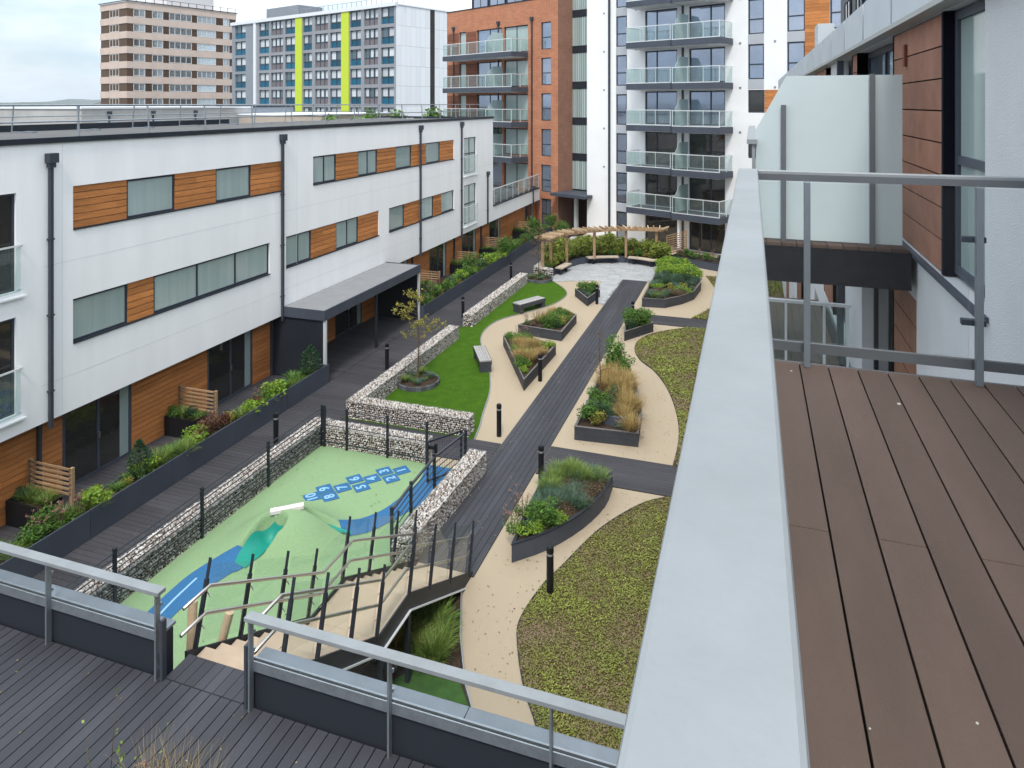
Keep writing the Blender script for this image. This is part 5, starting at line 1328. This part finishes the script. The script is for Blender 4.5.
for k in range(9):
    for j in range(11):
        if j == 7: continue
        m_.rv = RND.random(); m_.box(p_*j+.012, p_*(j+1)-.012, -.1, 0, 24.5-2.92*(k+1)+.012, 24.5-2.92*k-.012)
m_.build('end_wall', white_panel, ub)
m_ = MB(USF); m_.box(.02, 10.9, -.3, -.12, 0, 24.4); m_.build('end_core', frame_concrete, ub)
for k in range(8): window(USF, ub, p_*7+.02, p_*8-.02, 24.5-2.92*(k+1)+.3, 24.5-2.92*k-.1, -.02, 2, fw=.12, glass=pane_dark)
m_ = MB(USF); m_.box(-.05, 11, -.3, .1, 24.52, 24.7); m_.build('end_parapet', white_panel, ub)
m_ = MB(UF); m_.box(-37, -27.5, -8, -3, 24.6, 27.2); m_.build('plant_room', blue_grey_wall, ub)
m_ = MB(UF)
for k in range(24): m_.box(-26+1.15*k, -25.94+1.15*k, -1, -.94, 24.9, 25.9)
m_.box(-26, 1, -1, -.95, 25.86, 25.92); m_.build('roof_rail', galv, ub)

# low roofs between
def lowblock(u0, u1, dep, ztop, back, m, name, label, cat, wins=0):
    # placed along the line of sight fan but axis aligned with the terrace behind it
    x0, y0, x1, y1 = u0, u1, dep, back
    m_ = MB(); m_.box(x0, x1, y0, y1, 0, ztop-.15); t = thing(name, ((x0+x1)/2, (y0+y1)/2, 0), label, cat); m_.build('wall', m, t)
    m_ = MB(); m_.box(x0-.1, x1+.1, y0-.1, y1+.1, ztop-.149, ztop); m_.build('roof_edge', anth if wins % 2 else white_panel, t)
    for k in range(4):
        q = MB(); yy_ = y0+(y1-y0)*(k+.5)/4; q.box(x1+.001, x1+.06, yy_-.9, yy_+.9, ztop-2.6, ztop-1.2); q.build('window', pane_far, t)
    return t
lowblock(-62, 42, -50, 9.95, 62, mat('weathered_white_wall', (.46,.455,.45), .85, var=.2, scale=.4), 'warehouse', 'low white flat roofed building behind the left end of the terrace roof', 'building', 0)
lowblock(-76, 36, -64, 9.6, 47, mat('beige_render', (.50,.46,.40), .9), 'low_building', 'low beige building at the far left beyond the terrace roof', 'building', 0)
lowblock(-52, 60, -40, 9.2, 74, mat('beige_brick', (.42,.36,.31), .9), 'low_building', 'low beige walled building in front of the distant grey slab', 'building', 0)
lowblock(-58, 64, -52, 10.0, 72, blue_grey_wall, 'plant_building', 'grey roof plant box in front of the distant grey slab', 'building', 1)
m_ = MB(); m_.lathe(-58, 55, [(4.2,0),(4.2,8.8),(3.6,9.3),(2.2,9.75),(.05,9.95)], 24); m_.build('dome_tent', white_panel, label='low white domed roof between the tower block and the grey slab', cat='dome')
for (x, y, z0_) in ((-50,44.5,6.0),(-50,49,6.0),(-50,54,6.0)):
    m_ = MB(); m_.box(x+.001, x+.12, y-.06, y+.06, 2, 9.3); m_.box(x+.001, x+.2, y-.16, y+.16, 9.3, 9.6); m_.build('rainwater_pipe', darkpipe, label={44.5:'left dark rainwater pipe on the low wall behind the terrace roof',49:'middle dark rainwater pipe on the low wall behind the terrace roof',54:'right dark rainwater pipe on the low wall behind the terrace roof'}[y], cat='drainpipe')
def crowntree(x, y, h, r, seed, label, m=L_green):
    t = thing('broadleaf_tree', (x, y, 0), label, 'tree'); mb = MB(); mb.tube([(x,y,0),(x+.2,y,h*.5),(x,y,h*.85)], [.3,.2,.05], 8); mb.build('trunk', bark, t)
    p = PM(seed); p.cloud(0,0,h*.68, r,r,h*.34, 3500, .42, m, 12, .4); me = p.mesh('crown'); o = bpy.data.objects.new('crown', me); COL.objects.link(o); o.parent = t; ORG[o.name] = ORG[t.name]
TR = ['leftmost','second','third','fourth','fifth','sixth','seventh','eighth']
for i, (x, y, h, r) in enumerate(((-34,58,9.9,2.2),(-31.5,60,9.7,2.0),(-28.5,61,9.8,2.0),(-26,63,9.6,1.8),(-37.5,57,9.5,1.8))): crowntree(x, y, h, r, 60+i, ['green treetop above the terrace roof under the second lime stripe','treetop above the terrace roof left of the white end wall','treetop above the terrace roof before the white end wall','rightmost treetop above the terrace roof by the brick block','leftmost treetop above the terrace roof under the lime stripe'][i])
for i, (x, y, h, r) in enumerate(((-96,52,11.2,3.5),(-99,48,10.4,3.5))): crowntree(x, y, h, r, 80+i, ['taller far off tree at the left edge of the picture','lower far off tree at the left edge of the picture'][i], L_green)
hz = random.Random(4)
for i in range(12):
    a = rad(hz.uniform(119, 152)); dd = hz.uniform(260, 700); x, y = dd*math.cos(a), dd*math.sin(a); ht = 10.2+hz.uniform(-4, 1.5)
    m_ = MB(); w_, l_ = hz.uniform(10, 30), hz.uniform(8, 16); m_.box(x-w_, x+w_, y-l_, y+l_, 0, ht-2); m_.raw([(x-w_,y-l_,ht-2),(x+w_,y-l_,ht-2),(x+w_,y+l_,ht-2),(x-w_,y+l_,ht-2),(x-w_,y,ht+1),(x+w_,y,ht+1)], [(0,1,5,4),(2,3,4,5),(0,4,3),(1,2,5)], 1)
    m_.build('distant_house', [MATS['beige_render'], roofing], label='small far off roof on the skyline left of the tower block', cat='house', group='far off roofs on the skyline')

# ------------------------------------------------------------------ building on the right and its balconies
RF = (1.62, 0, 0, 1, -1, 0)
rb = thing('apartment_building', (4, 20, 0), 'grey rendered apartment building with brown cladding and zinc eaves at the right edge', 'building')
Lv = [(8.66,11.03),(5.74,8.15),(2.82,5.2),(0.02,2.3)]
bay3 = [('w',6.04,7.29),('b',7.29,9.63),('g',9.63,12.74),('b',12.74,13.35),('g',13.35,15.2),('x',15.2,16.75),('g',16.75,17.84),('b',17.84,20.9),('g',20.9,24),('b',24,26),('x',26,29),('g',29,31.5),('b',31.5,35),('g',35,38),('x',38,41),('b',41,44)]
bayl = [('b',8.33,9.63),('g',9.63,12.2),('x',12.2,14.3),('g',14.3,16.4),('b',16.4,18.4),('g',18.4,21),('x',21,24),('g',24,26.5),('b',26.5,29),('g',29,31.5),('x',31.5,35),('b',35,38)]
hl = []
for i, (z0, z1) in enumerate(Lv):
    for k, a, b in (bay3 if i == 0 else bayl):
        if k != 'x': hl.append((a, b, z0, z1))
m_ = MB(RF); m_.wall(-6, 44, 0, 11.035, hl, 0, .22); m_.build('wall', grey_render, rb)
m_ = MB(RF); m_.box(-6, 44, -8, -.6, 0, 11.0); m_.build('core', interior, rb)
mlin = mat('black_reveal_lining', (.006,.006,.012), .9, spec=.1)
for i, (z0, z1) in enumerate(Lv):
    for k, a, b in (bay3 if i == 0 else bayl):
        if k == 'b': m_ = MB(RF); boards(m_, a+.003, b-.003, z0+.01, z1-.01, -.012, bh=.285, gap=.014, seg=9); m_.build('cladding', copper_clad, rb)
        elif k in 'gw' :
            y = -.16
            if k == 'w': window(RF, rb, a-.1, b-.07, z0+.04, z1-.02, -.085, 1, trans=[z0+1.05], fw=.075, glass=blindroom if False else pane_pale, depth=.06, fm=anth2); c2_ = MB(RF); c2_.box(b-.068, b-.003, -.10, .004, z0+.01, z1-.01); c2_.build('reveal_lining', mlin, rb)  # pale pane colour stands in for the reflected frosted screen
            else: window(RF, rb, a+.02, b-.02, z0+.02, z1-.02, y, 2, fw=.08, glass=pane_dark if i else pane_sky, name='patio_door', depth=.06, fm=anth)
m_ = MB(RF); m_.box(5.95, 9.6, -.005, .055, 8.615, 8.655); m_.build('sill', anth2, rb)
m_ = MB(RF); m_.box(8.85, 8.95, -.005, .02, 10.62, 10.86) ; m_.build('vent', mat('rust_vent', (.16,.05,.03), .6), rb)
m_ = MB(RF); m_.box(-6, 44, -.6, .15, 11.04, 11.09); m_.build('soffit', mat('eaves_soffit', (.42,.42,.41), .8), rb)
zn = MB(RF); k = -6
while k < 44: zn.rv = RND.random(); zn.box(k+.05, k+2.07, .0, .15, 11.091, 11.60); k += 2.12
zn.build('eaves_panels', zinc, rb)
zn = MB(RF); zn.box(-6, 44, -.41, -.02, 11.10, 11.58); zn.build('eaves_backing', anth, rb)
m_ = MB(RF); m_.box(6, 33, -8, -1.95, 11.0, 14.6); m_.box(20.6,21.6,-.45,-.05,11.5,12.35,1); m_.build('set_back_storey', [mat('grey_louvre_wall', (.15,.155,.165), .7), zinc], rb)
for k in range(8): window(RF, rb, 7+3.2*k, 8.6+3.2*k, 11.6, 14.2, -1.86, 2, glass=pane_dark)
m_ = MB(RF); m_.box(14.31, 14.42, .02, .13, 0, 11.0); m_.build('downpipe', darkpipe, rb)
# neighbouring balconies
def nbalcony(x0, x1, y0, y1, z, label, screen=True):
    t = thing('balcony', ((x0+x1)/2, y0, z), label, 'balcony')
    m_ = MB(); m_.box(x0, x1, y0, y1, z-.42, z-.035); m_.build('slab', fasciamat, t)
    o = MB(); n = int((x1-x0)/.153)
    for k in range(n): o.rv = RND.random(); o.box(x0+.153*k+.003, x0+.153*(k+1)-.003, y0+.01, y1, z-.034, z)
    o.build('deck_boards', brown_deck, t)
    m_ = MB(); m_.box(x0-.055, x0+.055, y0, y1, z+1.07, z+1.12); m_.box(x0+.056, x1, y0+.0, y0+.07, z+1.07, z+1.12) if not screen else None
    y = y0+.05
    while y <= y1: m_.box(x0+.0, x0+.03, y-.02, y+.02, z, z+1.069); y += (y1-y0-.1)/3
    if not screen:
        for x in (x0+.35, x0+.95, x1-.05): m_.box(x-.02, x+.02, y0+.02, y0+.05, z, z+1.069)
    m_.build('railing', galv_cap if screen else alu, t)
    m_ = MB(); m_.box(x0+.035, x0+.043, y0+.08, y1-.05, z+.1, z+1.05)
    if not screen: m_.box(x0+.07, x1-.07, y0+.03, y0+.038, z+.1, z+1.05)
    m_.build('glass', clear, t)
    if screen:
        for j, P in enumerate(([(.04,0),(1.20,0),(1.20,1.80),(.36,1.80),(.04,1.20)], [(1.225,0),(1.50,0),(1.50,1.80),(1.225,1.80)])):
            g = MB(); v = [(x0+a, y0+.14, z+.02+b) for a, b in P]+[(x0+a, y0+.152, z+.02+b) for a, b in P]; n_ = len(P)
            g.raw(v, [tuple(range(n_)), tuple(range(n_, 2*n_))[::-1]]+[(i, (i+1)%n_, n_+(i+1)%n_, n_+i) for i in range(n_)]); g.build('privacy_screen', frosted, t)
        for a, h_ in ((.33,1.50),(1.212,1.83)):
            g = MB(); g.box(x0+a-.025, x0+a+.025, y0+.09, y0+.139, z, z+h_); g.build('screen_post', railgrey, t)
nbalcony(.0, 1.56, 8.25, 13.5, 8.69, "next balcony along with a frosted privacy screen and dark slab edge")
nbalcony(.2, 1.56, 12.95, 17.5, 5.74, 'lower balcony with pale handrail glimpsed under the dark slab edge', False)
nbalcony(.2, 1.56, 24, 29, 5.74, 'lower balcony farther along the right hand building', False)

# own balcony, in the foreground on the right
bl = thing('near_balcony', (.8, 2, 8.69), 'foreground balcony with broad grey handrail and brown composite boards', 'balcony')
o = MB(); o.rv = 0; o.box(-.05, 1.60, -2.6, 4.47, 8.42, 8.655, 1); o.rv = None; x = .105; k = 0
ends = [.105-.153, ]
for k in range(-1, 11):
    x0 = .107+.1533*k; x1 = x0+.1533
    if x0 < -.04: x0 = -.04
    if x1 > 1.60: x1 = 1.60
    if x1-x0 < .03: continue
    q = -2.6; js = {-1:[1.6],0:[2.73],1:[1.55],2:[2.74],3:[1.2],4:[2.73],5:[1.75],6:[2.72],7:[1.4],8:[2.73],9:[1.9],10:[2.7]}[k]+[4.46]
    for e in js: o.rv = RND.random(); o.box(x0+.0035, x1-.0035, q+.002, e-.002, 8.66, 8.69, 0); q = e
o.rv = None; o.build('deck_boards', [brown_deck, deck_gap], bl, bevel=.0015)
m_ = MB(); m_.box(-.06, 1.61, 4.472, 4.52, 8.40, 8.675); m_.box(-.06,-.05,-2.6,4.471,8.4,8.675); m_.build('deck_trim', railgrey, bl)
m_ = MB(); m_.box(-.077, .033, -2.6, 4.52, 9.755, 9.81); m_.build('side_handrail', galv_cap, bl, bevel=.006)
m_ = MB(); m_.box(.034, 1.60, 4.44, 4.50, 9.762, 9.808); m_.build('end_handrail', galv_cap, bl, bevel=.004)
m_ = MB(); m_.box(.034, 1.60, 4.435, 4.445, 9.752, 9.79); m_.build('handrail_web', railgrey, bl)
m_ = MB(); m_.box(.0, 1.60, 4.45, 4.475, 8.755, 8.81); m_.build('bottom_rail', railgrey, bl)
for x in (.30, 1.155):
    m_ = MB(); m_.box(x-.017, x+.017, 4.385, 4.43, 8.691, 9.752); m_.build('post', capmetal, bl, bevel=.003)
    for z in (9.0, 9.45):
        if x > 1:
            m_ = MB(); m_.box(x-.075, x+.04, 4.43, 4.47, z, z+.03); m_.build('clamp', frame_m, bl)
m_ = MB()
for y in (.5, 2.4, 4.2): m_.box(-.045, -.005, y-.02, y+.02, 8.66, 9.754)
m_.build('side_posts', railgrey, bl)
m_ = MB(); m_.box(.04, 1.12, 4.458, 4.466, 8.82, 9.74); m_.box(1.16, 1.60, 4.458, 4.466, 8.82, 9.74); m_.build('end_glass', clear_near, bl)
m_ = MB(); m_.box(-.035, -.027, -2.6, 4.4, 8.72, 9.74); m_.build('side_glass', clear, bl)
# bits of pale grit fallen on the boards
for i, (x, y, s_) in enumerate(((.70,4.0,.009),(.52,2.0,.004),(1.0,2.55,.005),(.21,4.3,.006),(.27,1.9,.003))):
    m_ = MB(); m_.lathe(x, y, [(s_,8.6905),(s_*.8,8.6905+s_*.5),(.0005,8.6905+s_*.7)], 7); m_.build('grit', MATS['grit_grey'] if 'grit_grey' in MATS else mat('grit_grey', (.42,.40,.36), .9), label='tiny pale speck of grit on the brown balcony boards', cat='grit', group='grit on the balcony boards')
S.render.resolution_x = 1024; S.render.resolution_y = 768
# ------------------------------------------------------------------ thin haze over the town
hm = bpy.data.materials.new('air'); hm.use_nodes = True
for n_ in list(hm.node_tree.nodes):
    if n_.type == 'BSDF_PRINCIPLED': hm.node_tree.nodes.remove(n_)
pv = hm.node_tree.nodes.new('ShaderNodeVolumePrincipled'); pv.inputs['Color'].default_value = (.78,.86,.95,1); pv.inputs['Density'].default_value = .00015
hm.node_tree.links.new(pv.outputs[0], hm.node_tree.nodes['Material Output'].inputs['Volume'])
m_ = MB(); m_.box(-6100, 6100, -3100, 9100, -1.05, 125); m_.build('haze', hm, kind='stuff', label='thin pale haze in front of the distant hills', cat='haze')
